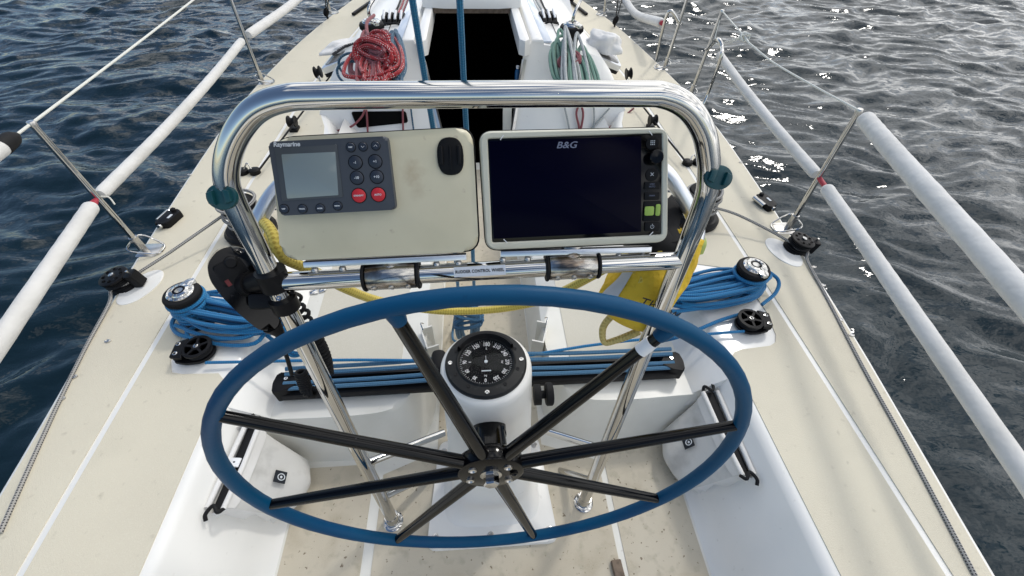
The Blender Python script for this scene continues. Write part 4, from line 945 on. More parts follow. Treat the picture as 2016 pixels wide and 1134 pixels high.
cb2.tube(loops(dep(893, 606, 1.72), dep(948, 618, 1.72), .06, 5, r, .03, 0, 22, up=V(0, -.6, .8), spread=.8), r, n=8, sm=4)
cb2.tube(loops(dep(898, 640, 1.80), dep(948, 632, 1.78), .05, 3, r, .02, 0, 27, up=V(0, -.6, .8), spread=.8), r, n=8, sm=4)
cb2.tube([top_+V(-.03, 0, 0), zt(893, 640, SOLE+.05), zt(892, 668, SOLE+.02), zt(910, 676, SOLE+.01)], r, n=8)
cb2.build('mainsheet_tail', M_trackrope, None, 'blue rope hank coiled at the foot of the mainsheet ahead of the compass', 'rope coil')
# ================================================================== STANCHIONS AND LIFELINES
def stanchion(pb, top, label, sx, r=.0125, loop=None):
    """pb: picture point of the foot on the deck; top: picture point of the head (height solved on a vertical through the foot)"""
    c = zt(*pb, 0); q = ray(*top); 
    # head: nearest point of the sight line to the vertical, leaning a touch outboard
    t_ = ((c.x-CAM.x)*q.x+(c.y-CAM.y)*q.y)/(q.x**2+q.y**2); h = CAM+q*t_
    t = thing('stanchion', label, 'stanchion', c, 'stanchions along the deck edges')
    MB().prism(rpoly([(-.04, -.045), (.05, -.045), (.05, .045), (-.04, .045)], .008), 0, .004, Matrix.Translation(c-V(sx*.03, 0, 0)) @ Matrix.Rotation(0 if sx > 0 else math.pi, 4, 'Z'), bev=.001).build('base_plate', M_dull, t)
    d = (h-c).normalized()
    MB().cyl(c, c+d*.085, r*1.35, n=18).build('socket', M_dull, t)
    MB().tube([c+d*.03, h], [r, r*.92], n=16, sm=1).build('post', M_steel, t)
    MB().lathe([(r*1.1, -.01), (r*1.15, 0), (r*.9, .008), (0, .009)], zframe(h, d), 14).build('cap', M_dull, t)
    MB().tube([c+d*.06+V(sx*.02, .0, 0), c+V(sx*.012, -.055, .05), c+V(-sx*.07, -.035, .012), c+V(-sx*.085, 0, .006), c+V(-sx*.07, .035, .012), c+V(sx*.012, .055, .05)], .0045, n=8, closed=True, sm=5).build('base_loop', M_steel, t)
    return c, h
cL1, hL1 = stanchion((285, 494), (62, 243), 'stainless stanchion on the port deck edge, beside the roller fairlead, nearest the helm', -1)
cR1, hR1 = stanchion((1551, 450), (1692, 218), 'stainless stanchion on the starboard deck edge, beside the turning block, nearest the helm', 1)
cL2, hL2 = stanchion((517, 163), (437, -45), 'stainless stanchion on the port deck edge, level with the bar of the guard', -1)
cL3, hL3 = stanchion((650, 26), (617, -110), 'stainless stanchion at the top edge of the photo, port side, by the small black block', -1)
cR2, hR2 = stanchion((1358, 190), (1422, 22), 'starboard stanchion just outboard of the guard bend, with knotted line at its head', 1)
cR3, hR3 = stanchion((1308, 135), (1358, -18), 'starboard stanchion with a bent gate bar beside it, forward of the guard', 1)
cR4, hR4 = stanchion((1190, 30), (1200, -90), 'slim starboard stanchion at the top edge of the photo, forward of the padded line', 1)
# gate bars
def gate(pts, label, r=.0115):
    MB().tube(pts, r, n=14, sm=6).build('gate_bar', M_steel, None, label, 'rail')
g0 = zt(1382, 215, 0); g0.x = cR2.x+.0; 
gd = zt(1384, 207, 0)
gate([gd, dep(1400, 168, (gd-CAM).dot(_f)*.965), dep(1418, 118, 2.58), dep(1421, 92, 2.58), dep(1412, 78, 2.62), cR2.lerp(hR2, .58)], 'bent stainless gate bar joined to the starboard stanchion nearest the guard bend')
ge = zt(1292, 118, 0)
gate([ge, dep(1302, 70, (ge-CAM).dot(_f)*.93), dep(1312, 32, (ge-CAM).dot(_f)*.89), dep(1322, 22, (ge-CAM).dot(_f)*.88), cR3.lerp(hR3, .62)], 'bent stainless gate bar joined to the starboard stanchion forward of the guard')
def pad_tube(pts, r, label, name='lifeline_pad', ends=True, mt=None, wob=.0):
    rd = random.Random(int(abs(pts[0].x)*1000)); P = catmull(pts, False, 40); n = len(P)
    rr = [r*(1+.012*math.sin(i*.9)+.012*(rd.random()-.5)) for i in range(n)]; rr[0] = r*.75; rr[-1] = r*.75; rr[1] = r*.97; rr[-2] = r*.97
    P = [p+V(0, 0, wob*math.sin(i*.11)) for i, p in enumerate(P)]
    return MB().tube(P, rr, n=20, sm=1).build(name, mt or M_pad, None, label, 'lifeline padding', 'padded lifelines', smooth=60)
def on(c, h, z): t = (z-c.z)/(h.z-c.z); return c.lerp(h, t)
def sag(a, b, s, n=3): return [a.lerp(b, i/n)+V(0, 0, -s*4*(i/n)*(1-i/n)) for i in range(n+1)]
mL1, mL2, mR1, mR2 = on(cL1, hL1, .30), on(cL2, hL2, .31), on(cR1, hR1, .30), on(cR2, hR2, .31)
# port upper wire and its aft padding
pa = hL1+(hL1-hL2).normalized()*.10; out = V(-.012, 0, -.012)
MB().tube(sag(hL2, hL1, .004)+[hL1+(hL1-hL2).normalized()*.11], .0048, n=8, sm=3).build('lifeline', M_wire, None, 'bare white upper lifeline on the port side running up to the top edge', 'lifeline')
e1 = dep(8, 305, 1.07)
dirp = V(.05, -1, 0).normalized()
p0 = hL1+(hL1-hL2).normalized()*.075; aft_end = V(-1.50, p0.y-1.4, .60)
pad_tube([p0+(aft_end-p0)*.05, p0+(aft_end-p0)*.4, aft_end], .026, 'thick white upper lifeline padding leaving the left edge, with a black end cuff')
MB().tube([p0, p0+(aft_end-p0)*.02, p0+(aft_end-p0)*.06], [.008, .024, .028], n=16, sm=3).build('end_cuff', M_rubber, None, 'black cuff taped on the end of the port upper lifeline padding', 'cuff')
# port lower padding
pad_tube(sag(mL1.lerp(mL2, .012), mL1.lerp(mL2, .965), .018), .0245, 'white lower lifeline padding on the port side between the two nearest stanchions')
cF = dep(610, -6, 4.2)
pad_tube([mL2.lerp(on(cL3, hL3, .31), .03), mL2.lerp(on(cL3, hL3, .31), .5)-V(0, 0, .02), mL2.lerp(on(cL3, hL3, .31), .95)], .030, 'white lower lifeline padding on the port side reaching the top edge of the photo')
a0 = mL1; a1 = mL1+(zt(0, 672, .30)-mL1)*1.0; dv = (a1-a0).normalized()
pad_tube([a0+dv*.055, a0+dv*.5, a0+dv*1.5], .027, 'white lower lifeline padding at the left edge aft of the port stanchion')
MB().tube([a0, a0+dv*.03, a0+dv*.062], [.005, .012, .018], n=10, sm=3).build('lifeline_sleeve', M_redp, None, 'short faded red sleeve on the port lower lifeline at the stanchion', 'sleeve')
MB().tube([a0+V(.008, .01, .0), a0+V(.03, .015, -.01), a0+V(.045, .0, -.035)], .003, n=6).build('whipping_tail', M_wire, None, 'thin white tail of cord hanging at the port stanchion', 'cord')
# starboard lower
pad_tube(sag(mR2.lerp(mR1, .06)+V(.05, 0, .02), mR2.lerp(mR1, .985), .014), .026, 'white lower lifeline padding on the starboard side between gate bar and stanchion')
b1 = mR1+(zt(2016, 935, .30)-mR1); dv = (b1-mR1).normalized()
MB().tube([mR1, mR1+dv*.09], .0105, n=12, sm=1).build('lifeline_sleeve', M_redp, None, 'bare faded red sleeve on the starboard lower lifeline just aft of the stanchion', 'sleeve')
pad_tube([mR1+dv*.085, mR1+dv*.5, mR1+dv*.9, mR1+dv*1.7], .027, 'white lower lifeline padding crossing the right edge aft of the red sleeve')
# starboard upper
u1 = zt(2016, 588, .60); dv = (u1-hR1).normalized()
pad_tube([hR1+dv*.04+V(.012, 0, -.012), hR1+dv*.35+V(0, 0, -.005), hR1+dv*.9, hR1+dv*1.6], .031, 'thick white upper lifeline padding on the starboard side leaving the right edge')
k0 = dep(1466, 72, 2.45); k1 = dep(1473, 83, 2.42)
MB().tube([hR1, hR1.lerp(k1, .35)-V(0, 0, .012), hR1.lerp(k1, .7)-V(0, 0, .018), k1], .0045, n=8, sm=5).build('lifeline', M_wire, None, 'bare white upper lifeline on the starboard side tied off near the knot', 'lifeline')
kn_ = MB()
for i in range(3): kn_.tube([k0+V(.022*math.cos(a+i), .018*math.sin(a), .018*math.sin(a+i*1.3)) for a in [2*math.pi*j/8 for j in range(8)]], .0042, n=6, closed=True, sm=3)
kn_.tube([hR2, hR2.lerp(k0, .5), k0], .004, n=6); kn_.tube([hR2+V(0, 0, -.02), hR2.lerp(k0, .1)+V(0, 0, -.16), hR2.lerp(k0, .45)+V(0, 0, -.13), k0], .003, n=6); kn_.tube([k0, cR2.lerp(hR2, .62)], .003, n=6); kn_.tube([k0, k1], .006, n=8)
kn_.build('lashing', M_wire, None, 'knotted thin white lashing hanging between the starboard stanchion head and lifeline', 'lashing')
q0 = dep(1302, 45, 3.55); q1 = dep(1228, -4, 4.9); q2 = dep(1252, 28, 4.3)
pad_tube([q0, q2, q1], .036, 'white padding drooping near the top edge forward of the starboard gate')
MB().tube([q0+(q0-q2).normalized()*-.01, q0+(q0-q2).normalized()*.03], .018, n=12, sm=1).build('lifeline_sleeve', M_redp, None, 'dark red end of the drooping starboard forward padding', 'sleeve')
# small black blocks hanging at the edge forward
for (px, py, lb, tp) in ((1212, 40, 'small black block hung on thin lines at the starboard deck edge, forward', (1219, -20)), (642, 24, 'small black block beside the forward port stanchion at the top edge', (640, -20))):
    c = zt(px, py, .06); b = MB(); b.ball((0, 0, 0), (.028, .018, .042), Matrix.Translation(c) @ Matrix.Rotation(.4, 4, 'Y')); b.cyl(c-V(0, 0, .06), c, .010, n=8)
    h = dep(*tp, (c-CAM).dot(_f)*.9); b.tube([c, h], .005, n=6, sm=1); b.tube([c+V(.01, 0, .02), h+V(.05, 0, 0)], .004, n=6, sm=1)
    b.build('hanging_block', M_black, None, lb, 'block')
# ================================================================== SHEET BAGS ON THE COCKPIT SIDES
def side_pt(px, py, sx):        # on the sloping white side
    o = V(sx*.905, 0, -.02); n = V(sx*(SOLE+.085+.02), 0, sx*sx*(.805-.905)).normalized(); n = V(-.36*sx, 0, .10).normalized()
    n = V(sx*.365, 0, -.10*1).normalized(); n = V(sx*(-.355), 0, -.0) if 0 else V(-sx*.34, 0, .13).normalized()
    return atp(px, py, o, n)
def sheet_bag(sx, q, label):
    """q: picture points of the rim rail (upper, lower) inner and outer"""
    (u_in, l_in, u_out, l_out) = q
    Lz = -.075
    Ui, Li, Uo, Lo = [atz(*p, Lz) for p in (u_in, l_in, u_out, l_out)]
    t = thing('sheet_bag', label, 'canvas bag', (Ui+Li)/2)
    dn = V(sx*.0, 0, -1)
    ax_ = (Li-Ui).normalized(); inw = V(-sx, 0, 0)
    # two white edge rolls and a dark mouth between
    MB().tube([Ui, Ui.lerp(Li, .5)+inw*.004, Li], .0085, n=12, sm=4).build('rim_roll', M_cloth, t)
    MB().tube([Uo, Uo.lerp(Lo, .5), Lo], .0085, n=12, sm=4).build('rim_roll', M_cloth, t)
    m = MB(); Um, Lm = (Ui+Uo)/2, (Li+Lo)/2
    m.tube([Um+V(0, 0, -.012), Lm+V(0, 0, -.012)], [.019, .014], n=10, sm=1, flat=(1, .25)); m.build('mouth_band', M_rubber, t)
    if sx < 0:
        c = Um.lerp(Lm, .50); MB().tube([c-ax_*.014+V(0, 0, .006), c+ax_*.014+V(0, 0, .006)], .018, n=10, sm=1, flat=(1, .3)).build('joiner', M_white, t)
        MB().lathe([(.004, .011), (0, .012)], Matrix.Translation(c), 10).build('joiner_hole', M_dark, t)
    for e, s_ in ((Um, -1), (Lm, 1)):
        MB().tube([e+inw*.028-ax_*.0*s_, e+inw*.02+ax_*.016*s_+V(0, 0, .014), e-ax_*.004*s_+V(0, 0, .016), e-inw*.016+ax_*.018*s_+V(0, 0, .010), e-inw*.012+ax_*.034*s_], .0058, n=8, sm=5).build('end_cord', M_rubber, t)
    # pocket: front panel falling inboard and down, bulging, with sagging bottom and side gussets
    nu, nv = 15, 12; vs = []
    prof = [(0, 0), (.018, -.035), (.055, -.10), (.105, -.165), (.140, -.215), (.135, -.25), (.09, -.272), (.03, -.275)]
    def pr(v):
        k = v*(len(prof)-1); i = min(int(k), len(prof)-2); f_ = k-i; a, b = prof[i], prof[i+1]; return a[0]+(b[0]-a[0])*f_, a[1]+(b[1]-a[1])*f_
    for i in range(nu+1):
        u = i/nu; base = Ui.lerp(Li, .01+.98*u); taper = .55+.45*math.sin(math.pi*min(1, max(0, u)))**.4
        for j in range(nv+1):
            v = j/nv; a, b = pr(v); wr = .006*math.sin(9*u+5*v)+.003*math.sin(17*u-11*v+1)
            p = base+inw*(a*taper+wr*v)+V(0, 0, b+.006*math.sin(13*u+3*v)*v); p -= ax_*((u-.5)*.10*v)
            vs.append(p)
    fs = [(i*(nv+1)+j, (i+1)*(nv+1)+j, (i+1)*(nv+1)+j+1, i*(nv+1)+j+1) for i in range(nu) for j in range(nv)]
    MB().raw(vs, fs if sx > 0 else [f[::-1] for f in fs]).build('pocket', M_mesh, t, smooth=80)
    # gussets
    for i, s_ in ((0, -1), (nu, 1)):
        edge = [vs[i*(nv+1)+j] for j in range(nv+1)]; anchor = (Uo if i == 0 else Lo); inner_ = []
        for j, p in enumerate(edge):
            w = V(sx*(.905-.38*max(0, -p.z)*.36/.36*.3), p.y+ax_.y*.012*s_*math.sin(j*.8), p.z); w.x = sx*min(.90, .905+(p.z+.02)*.28+.0)-sx*.006
            inner_.append(w)
        g = []; 
        for p, w in zip(edge, inner_):
            mid = p.lerp(w, .5)+ax_*.022*s_*(.6+.4*math.sin(len(g)*.7)); g += [p, mid, w]
        fs2 = [(k*3+c, k*3+c+1, k*3+3+c+1, k*3+3+c) for k in range(len(edge)-1) for c in (0, 1)]
        MB().raw(g, fs2).build('gusset', M_cloth, t, smooth=80)
    # hem strip, proud of the pocket
    hv = []; 
    for i in range(nu+1):
        a, b, c = vs[i*(nv+1)], vs[i*(nv+1)+1], vs[i*(nv+1)+2]
        o = V(-sx*.003, 0, .003); hv += [a+o, b+o, b.lerp(c, .75)+o]
    MB().raw(hv, [(i*3+j, i*3+3+j, i*3+4+j, i*3+1+j) for i in range(nu) for j in range(2)]).build('hem', M_cloth, t, smooth=80)
    # woven maker's tag: dark square with a ring emblem
    iu = 8 if sx < 0 else 7; ip = vs[iu*(nv+1)+4]; e1 = (vs[(iu+1)*(nv+1)+4]-vs[(iu-1)*(nv+1)+4]).normalized(); e2 = (vs[iu*(nv+1)+3]-vs[iu*(nv+1)+5]).normalized()
    nn_ = e1.cross(e2).normalized(); nn_ = nn_ if nn_.dot(CAM-ip) > 0 else -nn_
    tf = frame(ip+nn_*.012, e1, nn_)
    tg = MB().prism(rrect(.040, .044, .002), 0, .0015, tf).build('woven_tag', mat('navy_tag', (.012, .016, .022), .8), t)
    em = MB(); em.tube([tf @ V(.0105*math.cos(a), .003+.0125*math.sin(a), .002) for a in [2*math.pi*k/16 for k in range(16)]], .0017, n=6, closed=True, sm=2)
    em.lathe([(.0045, .0016), (.0042, .0022), (0, .0022)], tf @ Matrix.Translation((0, .003, 0)), 12); em.build('emblem', M_mark, tg)
    return t
sheet_bag(-1, ((510, 838), (440, 1002), (487, 830), (408, 1000)), 'grimy white canvas sheet bag on the port cockpit side, with a dark square tag')
sheet_bag(1, ((1384, 772), (1462, 936), (1412, 770), (1484, 934)), 'grimy white canvas sheet bag on the starboard cockpit side, with a dark square tag')

# ================================================================== BLACK HANDSET CLAMPED TO THE GUARD
hs_c = dep(488, 575, .93)
ht = thing('handset', 'bulky black handset hanging from the port leg of the guard by a black clamp', 'handset', hs_c)
a_ = dep(452, 528, .90); b_ = dep(535, 640, .96); hd_ = (b_-a_).normalized(); hn = (CAM-hs_c).normalized(); hf_ = frame(a_, hd_, hn)
Lh = (b_-a_).length
ol = [(-.046, .006), (-.034, .040), (0.0, .052), (.045, .048), (.09, .038), (Lh*.9, .024), (Lh*1.02, .010), (Lh*1.04, -.008), (Lh*.93, -.026), (.09, -.037), (.04, -.043), (0, -.042), (-.030, -.028)]
b = MB().prism(rpoly(ol, .02, 5), -.028, .026, hf_, bev=.017, seg=5); b.build('body', M_gloss, ht)
MB().prism(rpoly([(-.02, -.026), (.03, -.028), (.03, .028), (-.02, .026)], .008), .018, .030, hf_, bev=.004).build('cap_panel', M_black, ht)
MB().lathe([(.012, .02), (.012, .036), (.009, .040), (0, .04)], hf_ @ Matrix.Translation((-.012, .008, 0)), 20).build('trigger', M_rubber, ht)
MB().box((.022, -.018, .0305), (.014, .008, .0012), hf_).build('red_mark', mat('dark_red_print', (.12, .008, .01), .5), ht)
MB().prism([(.055, -.022), (.085, -.028), (.095, -.008), (.066, 0)], .022, .0245, hf_).build('worn_label', M_dull, ht)
ck = MB()
cpos = gp(538, 548); cax = (FL.lerp(arch[3], .9)-arch[3]).normalized()
ck.cyl(cpos-cax*.020, cpos+cax*.022, .0295, n=20); ck.build('tube_clamp', M_black, ht)
ck = MB(); e_ = dep(497, 558, .895); ck.tube([cpos, e_], .021, n=14, sm=1); ck.cyl(e_, e_+(e_-cpos).normalized()*.02, .026, n=16)
ck.tube([dep(545, 552, .875), dep(552, 522, .88)], [.016, .010], n=12, sm=1); ck.build('clamp_arm', M_black, ht)
c2 = gp(560, 596); ck = MB(); ck.cyl(c2-cax*.014, c2+cax*.016, .0275, n=20); ck.box((0, 0, 0), (.07, .035, .035), frame(dep(528, 592, .90), ax, hn), bev=.008); ck.build('lower_clamp', M_black, ht)
for (px, py) in ((529, 549), (550, 587)): MB().lathe([(.005, 0), (.005, .003), (.002, .003), (0, .001)], frame(dep(px, py, .862), (1, 0, 0), hn), 12).build('clamp_screw', M_steel, ht)
MB().tube([b_, dep(549, 655, .98), dep(556, 668, 1.0)], [.022, .012, .004], n=10).build('strain_relief', M_rubber, ht)
# straight lead then coiled cord
def helix(path, R0, r, turns, n=12):
    P = catmull(path, False, 30); L_ = [0]
    for p, q in zip(P, P[1:]): L_.append(L_[-1]+(q-p).length)
    T_ = L_[-1]; out = []; N_ = int(turns*n)
    for i in range(N_+1):
        s = T_*i/N_; j = max(k for k in range(len(L_)) if L_[k] <= s+1e-9); j = min(j, len(P)-2); f_ = (s-L_[j])/max(1e-9, L_[j+1]-L_[j]); c = P[j].lerp(P[j+1], f_)
        t = (P[j+1]-P[j]).normalized(); u_ = t.cross(V(0, 1, 0)).normalized(); w_ = t.cross(u_); a = 2*math.pi*i/n
        out.append(c+(u_*math.cos(a)+w_*math.sin(a))*R0)
    return out
cb = MB(); cb.tube([b_, dep(560, 690, 1.0), dep(575, 738, 1.06)], .005, n=8)
cb.tube(helix([dep(592, 732, 1.10), dep(598, 752, 1.12), dep(606, 770, 1.13), dep(622, 772, 1.13)], .0125, .0035, 11), .0046, n=7, sm=1)
cb.build('coiled_cord', M_rubber, None, 'tight black coiled cord hanging below the handset in front of the traveller', 'cord')
cb = MB(); cb.tube([gp(575, 575), dep(592, 583, .98), dep(590, 592, .99), dep(578, 597, 1.0)], .0042, n=8)
cb.tube(helix([dep(580, 598, 1.0), dep(597, 618, 1.02), dep(602, 632, 1.03)], .013, .0035, 3), .0048, n=7, sm=1)
cb.tube(helix([dep(602, 640, 1.03), dep(626, 672, 1.08), dep(640, 705, 1.12), dep(645, 735, 1.15)], .0125, .004, 16), .0048, n=7, sm=1)
cb.build('coiled_cord', M_rubber, None, 'black coiled cord looping down behind the port leg of the guard', 'cord')

# ================================================================== YELLOW THROW BAG AND LINE
yb = thing('throw_bag', 'yellow throw-line bag strapped to the starboard leg of the guard, black lettering on its side', 'throw bag', dep(1290, 580, 1.05))
ba, bb = dep(1336, 462, 1.03), dep(1238, 628, 1.12); bd = (bb-ba).normalized(); bn_ = (CAM-(ba+bb)/2).normalized(); bf = frame(ba, bd, bn_); LB = (bb-ba).length
nu, nv = 26, 28; vs = []
for i in range(nu+1):
    u = i/nu; x = LB*(-.06+1.10*u); w = (.052+.036*min(1, u*2.2))*(1 if u < .88 else 1-.45*((u-.88)/.12)**2); d_ = w*.85
    for j in range(nv):
        a = 2*math.pi*j/nv; sq = lambda c: math.copysign(abs(c)**.9, c)
        wr = 1+.05*math.sin(3*a+7*u)+(.07*math.sin(9*a+2*u*9))*max(0, 1-u*2)+.04*math.sin(11*u+2*a)+.03*math.sin(5*a-13*u)
        vs.append(bf @ V(x, sq(math.cos(a))*w*wr-.012*u, sq(math.sin(a))*d_*wr))
fs = [(i*nv+j, i*nv+(j+1) % nv, (i+1)*nv+(j+1) % nv, (i+1)*nv+j) for i in range(nu) for j in range(nv)]+[tuple(range(nv))[::-1], tuple(nu*nv+j for j in range(nv))]
bgo = MB().raw(vs, fs).build('bag_body', M_yel, yb, smooth=75)
# white instruction strip down the port side of the bag
sv = []
for i in range(10, 25):
    for j in (9, 10, 11): c = vs[i*nv+j]; sv.append(c+(c-(bf @ V((bf.inverted() @ c).x, 0, 0))).normalized()*.002)
MB().raw(sv, [(i*3+j, i*3+j+1, i*3+4+j, i*3+3+j) for i in range(14) for j in range(2)]).build('instruction_strip', mat('grey_white_patch', (.55, .56, .58), .7), bgo)
fr_ = frame(dep(1283, 592, 1.03), (ax*.97+bd*.0).normalized(), bn_)
MB().text('Throw', .036, frame(dep(1256, 594, .99), (_r*.93-_u*.30).normalized(), bn_), .0004, align='LEFT', shear=.3).build('lettering', M_ink, bgo)
MB().tube([dep(1372, 462, 1.02), dep(1382, 478, 1.02), dep(1380, 500, 1.03)], [.010, .016, .008], n=10, sm=4, flat=(1.0, .5)).build('webbing_tab', mat('lime_webbing', (.34, .42, .12), .7), yb)
MB().tube([dep(1330, 478, .98), dep(1318, 440, 1.0), dep(1334, 398, 1.03), dep(1362, 392, 1.05), dep(1366, 420, 1.06), dep(1330, 470, 1.06)], .019, n=10, flat=(1.3, .35)).build('black_strap', M_rubber, yb)
MB().tube([dep(1240, 500, 1.02), dep(1285, 470, 1.0), dep(1330, 485, 1.0)], [.03, .04, .03], n=12, flat=(1, .7)).build('black_flap', M_rubber, yb)
MB().tube([dep(1206, 620, 1.12), dep(1192, 636, 1.13), dep(1186, 652, 1.13), dep(1190, 674, 1.14), dep(1212, 670, 1.14), dep(1240, 660, 1.13), dep(1258, 652, 1.12)], [.0095, .0095, .0095, .0085, .0095, .0105, .0105], n=10).build('handle_loop', M_yrope2, yb)
MB().tube([dep(1258, 548, 1.02), dep(1275, 552, 1.02), dep(1290, 538, 1.03), dep(1245, 530, 1.03)], .013, n=10).build('knot', M_yrope, yb)
yl = MB(); r_ = .0118
yl.tube([dep(500, 428, .95), dep(522, 440, .90), dep(537, 462, .88), dep(546, 490, .88), dep(566, 512, .91), dep(620, 535, .97), dep(680, 568, 1.05), dep(745, 592, 1.16), dep(830, 608, 1.26), dep(900, 613, 1.30), dep(985, 608, 1.30), dep(1065, 592, 1.24), dep(1125, 565, 1.16), dep(1180, 535, 1.08), dep(1225, 508, 1.02), dep(1262, 498, 1.0)], r_, n=12, sm=8)
yl.tube([dep(506, 430, .97), dep(510, 455, .95), dep(528, 480, .93), dep(548, 494, .91), dep(560, 512, .93)], r_, n=12, sm=6)
yl.build('throw_line', M_yrope, None, 'yellow braided line draped from the port leg of the guard across to the yellow bag', 'rope')
MB().tube([dep(1258, 500, .99), dep(1290, 505, .985), dep(1300, 492, .99), dep(1325, 455, 1.0)], r_, n=10).build('throw_line_end', M_yrope, None, 'end of the yellow line tied under the chart plotter at the bag', 'rope')

# ================================================================== CABIN TOP GEAR
def cwinch(px, py, z0, label):
    b0 = atz(px, py, z0); t = winch(b0-V(0, 0, .25), .25, .070, .056, .078, label, name='cabin_winch', top='chrome', face=(.6, -.8, 0))
    f = Matrix.Translation(b0)
    MB().tube([b0+V(0, 0, -.005), b0+V(.01, .005, .05), b0+V(.05, .06, .10), b0+V(.08, .12, .125)] if px > 1000 else [b0+V(0, 0, -.01), b0+V(.005, .0, .06), b0+V(.07, .10, .12), b0+V(.11, .18, .135)], [.012, .010, .010, .012], n=10).build('handle', M_steel, t)
    return b0
wA = cwinch(729, 36, .50, 'black drum cabin-top winch with chrome lid, hung with red and blue halyards')
wB = cwinch(1127, 42, .50, 'black drum cabin-top winch with chrome lid, hung with pale green and grey halyards')
def hank(top, bot, w, n, r, mt, label, seed, aw=.7, bw=1.1, lift=.0, upv=V(0, -.88, .47), zr=.05, spread=.35):
    b = MB(); b.tube(loops(top, bot, w, n, r, zr, lift, seed, up=upv, aw=aw, bw=bw, spread=spread), r, n=8, sm=4); b.build('halyard_hank', mt, None, label, 'rope hank', 'halyard hanks on the cabin winches')
def fp(px, py, z=None, d=None):      # a point just off the sloping aft face
    return dep(px, py, d)
d0 = (wA-CAM).dot(_f)
hank(fp(740, 72, d=d0-.14), fp(742, 160, d=d0-.42), .30, 9, .0095, M_pink, 'faded red halyard hank hanging from the port cabin winch', 31, .45, .95, zr=.09, spread=.8)
hank(fp(752, 74, d=d0-.18), fp(745, 165, d=d0-.50), .36, 8, .0105, M_redrope, 'bright red and white flecked halyard hank, wound across the port bundle', 33, .35, 1.05, zr=.06, spread=.85)
hank(fp(708, 98, d=d0-.34), fp(772, 122, d=d0-.42), .20, 9, .0105, M_redrope, 'bright red and white flecked turns wrapped round the middle of the port bundle', 34, 1.0, 1.0, zr=.05, spread=.8)
hank(fp(716, 78, d=d0-.30), fp(755, 112, d=d0-.44), .13, 5, .0095, M_pink, 'faded red turns slanting across the front of the port bundle', 38, 1.0, 1.0, zr=.03, spread=.7)
hank(fp(776, 64, d=d0-.18), fp(785, 165, d=d0-.48), .11, 6, .0095, M_bluew, 'blue and white flecked halyard falling down the inboard side of the port bundle', 35, .7, 1.1, spread=.8)
hank(fp(672, 132, d=d0-.26), fp(760, 150, d=d0-.36), .15, 2, .0075, M_bluew, 'blue and white flecked halyard looped low across the port bundle', 36, 1.2, 1.0, zr=.03, spread=.6)
MB().tube([wA+V(.03, -.01, .02), fp(722, 45, d=d0-.14), fp(726, 74, d=d0-.22), fp(742, 98, d=d0-.30)], .010, n=8).build('halyard_tail', M_pink, None, 'single faded red halyard turn over the port cabin winch drum', 'rope')
d1 = (wB-CAM).dot(_f)
hank(fp(1100, 72, d=d1-.10), fp(1124, 190, d=d1-.46), .20, 9, .0095, M_green, 'pale green halyard hank hanging from the starboard cabin winch', 41, .75, 1.0, zr=.06, spread=.85)
hank(fp(1134, 98, d=d1-.24), fp(1146, 192, d=d1-.52), .24, 8, .0095, M_green, 'outboard layer of pale green halyard beside the grey one on starboard', 42, .5, .9, zr=.05, spread=.85)
hank(fp(1112, 62, d=d1-.20), fp(1125, 195, d=d1-.58), .12, 2, .0095, M_gfleck, 'grey and white flecked halyard crossing over the pale green hank', 43, .3, 1.2, spread=.5)
hank(fp(1143, 66, d=d1-.20), fp(1156, 195, d=d1-.58), .12, 1, .0095, M_gfleck, 'outboard grey and white flecked halyard falling over the pale green hank', 45, .3, 1.2, spread=.5)
hank(fp(1118, 108, d=d1-.32), fp(1132, 128, d=d1-.36), .12, 4, .0095, M_pink, 'small faded red turns showing in the middle of the green hank', 44, 1, 1, zr=.015, spread=.7)
# tails seen below the guard bar
def tail(pts, r, mt, label): MB().tube([atp(px, py, bulk(0, 0, -.03), V(0, -1, .52).normalized()) for px, py in pts], r, n=8, sm=6).build('halyard_tail', mt, None, label, 'rope')
tail([(604, 232), (625, 250), (655, 258), (690, 250), (712, 230), (718, 215)], .007, M_pink, 'faded red line drooping across the port side of the bulkhead')
tail([(718, 190), (722, 225), (724, 262)], .007, M_pink, 'faded red line hanging straight by the port locker opening')
tail([(793, 200), (793, 230), (794, 262)], .007, M_pink, 'faded red line hanging beside the companionway on port')
tail([(806, 190), (811, 230), (815, 262)], .006, M_bluew, 'thin blue line hanging beside the companionway on port')
tail([(1106, 190), (1115, 225), (1122, 262)], .0065, M_gfleck, 'grey flecked line hanging on the starboard side of the bulkhead')
tail([(1150, 190), (1135, 220), (1140, 250), (1138, 262)], .008, M_pink, 'bunch of faded red line tied on the starboard bulkhead')
tail([(1136, 190), (1148, 222), (1142, 262)], .008, M_pink, 'second strand of faded red line tied on the starboard bulkhead')
tail([(1166, 190), (1170, 225), (1168, 262)], .0065, M_gfleck, 'grey flecked line further outboard on the starboard bulkhead')
tail([(1200, 213), (1180, 235), (1160, 258)], .0065, M_gfleck, 'grey line slanting down the starboard bulkhead')
tail([(1248, 213), (1215, 240), (1190, 258)], .0065, M_pink, 'faded red line slanting down the starboard bulkhead')
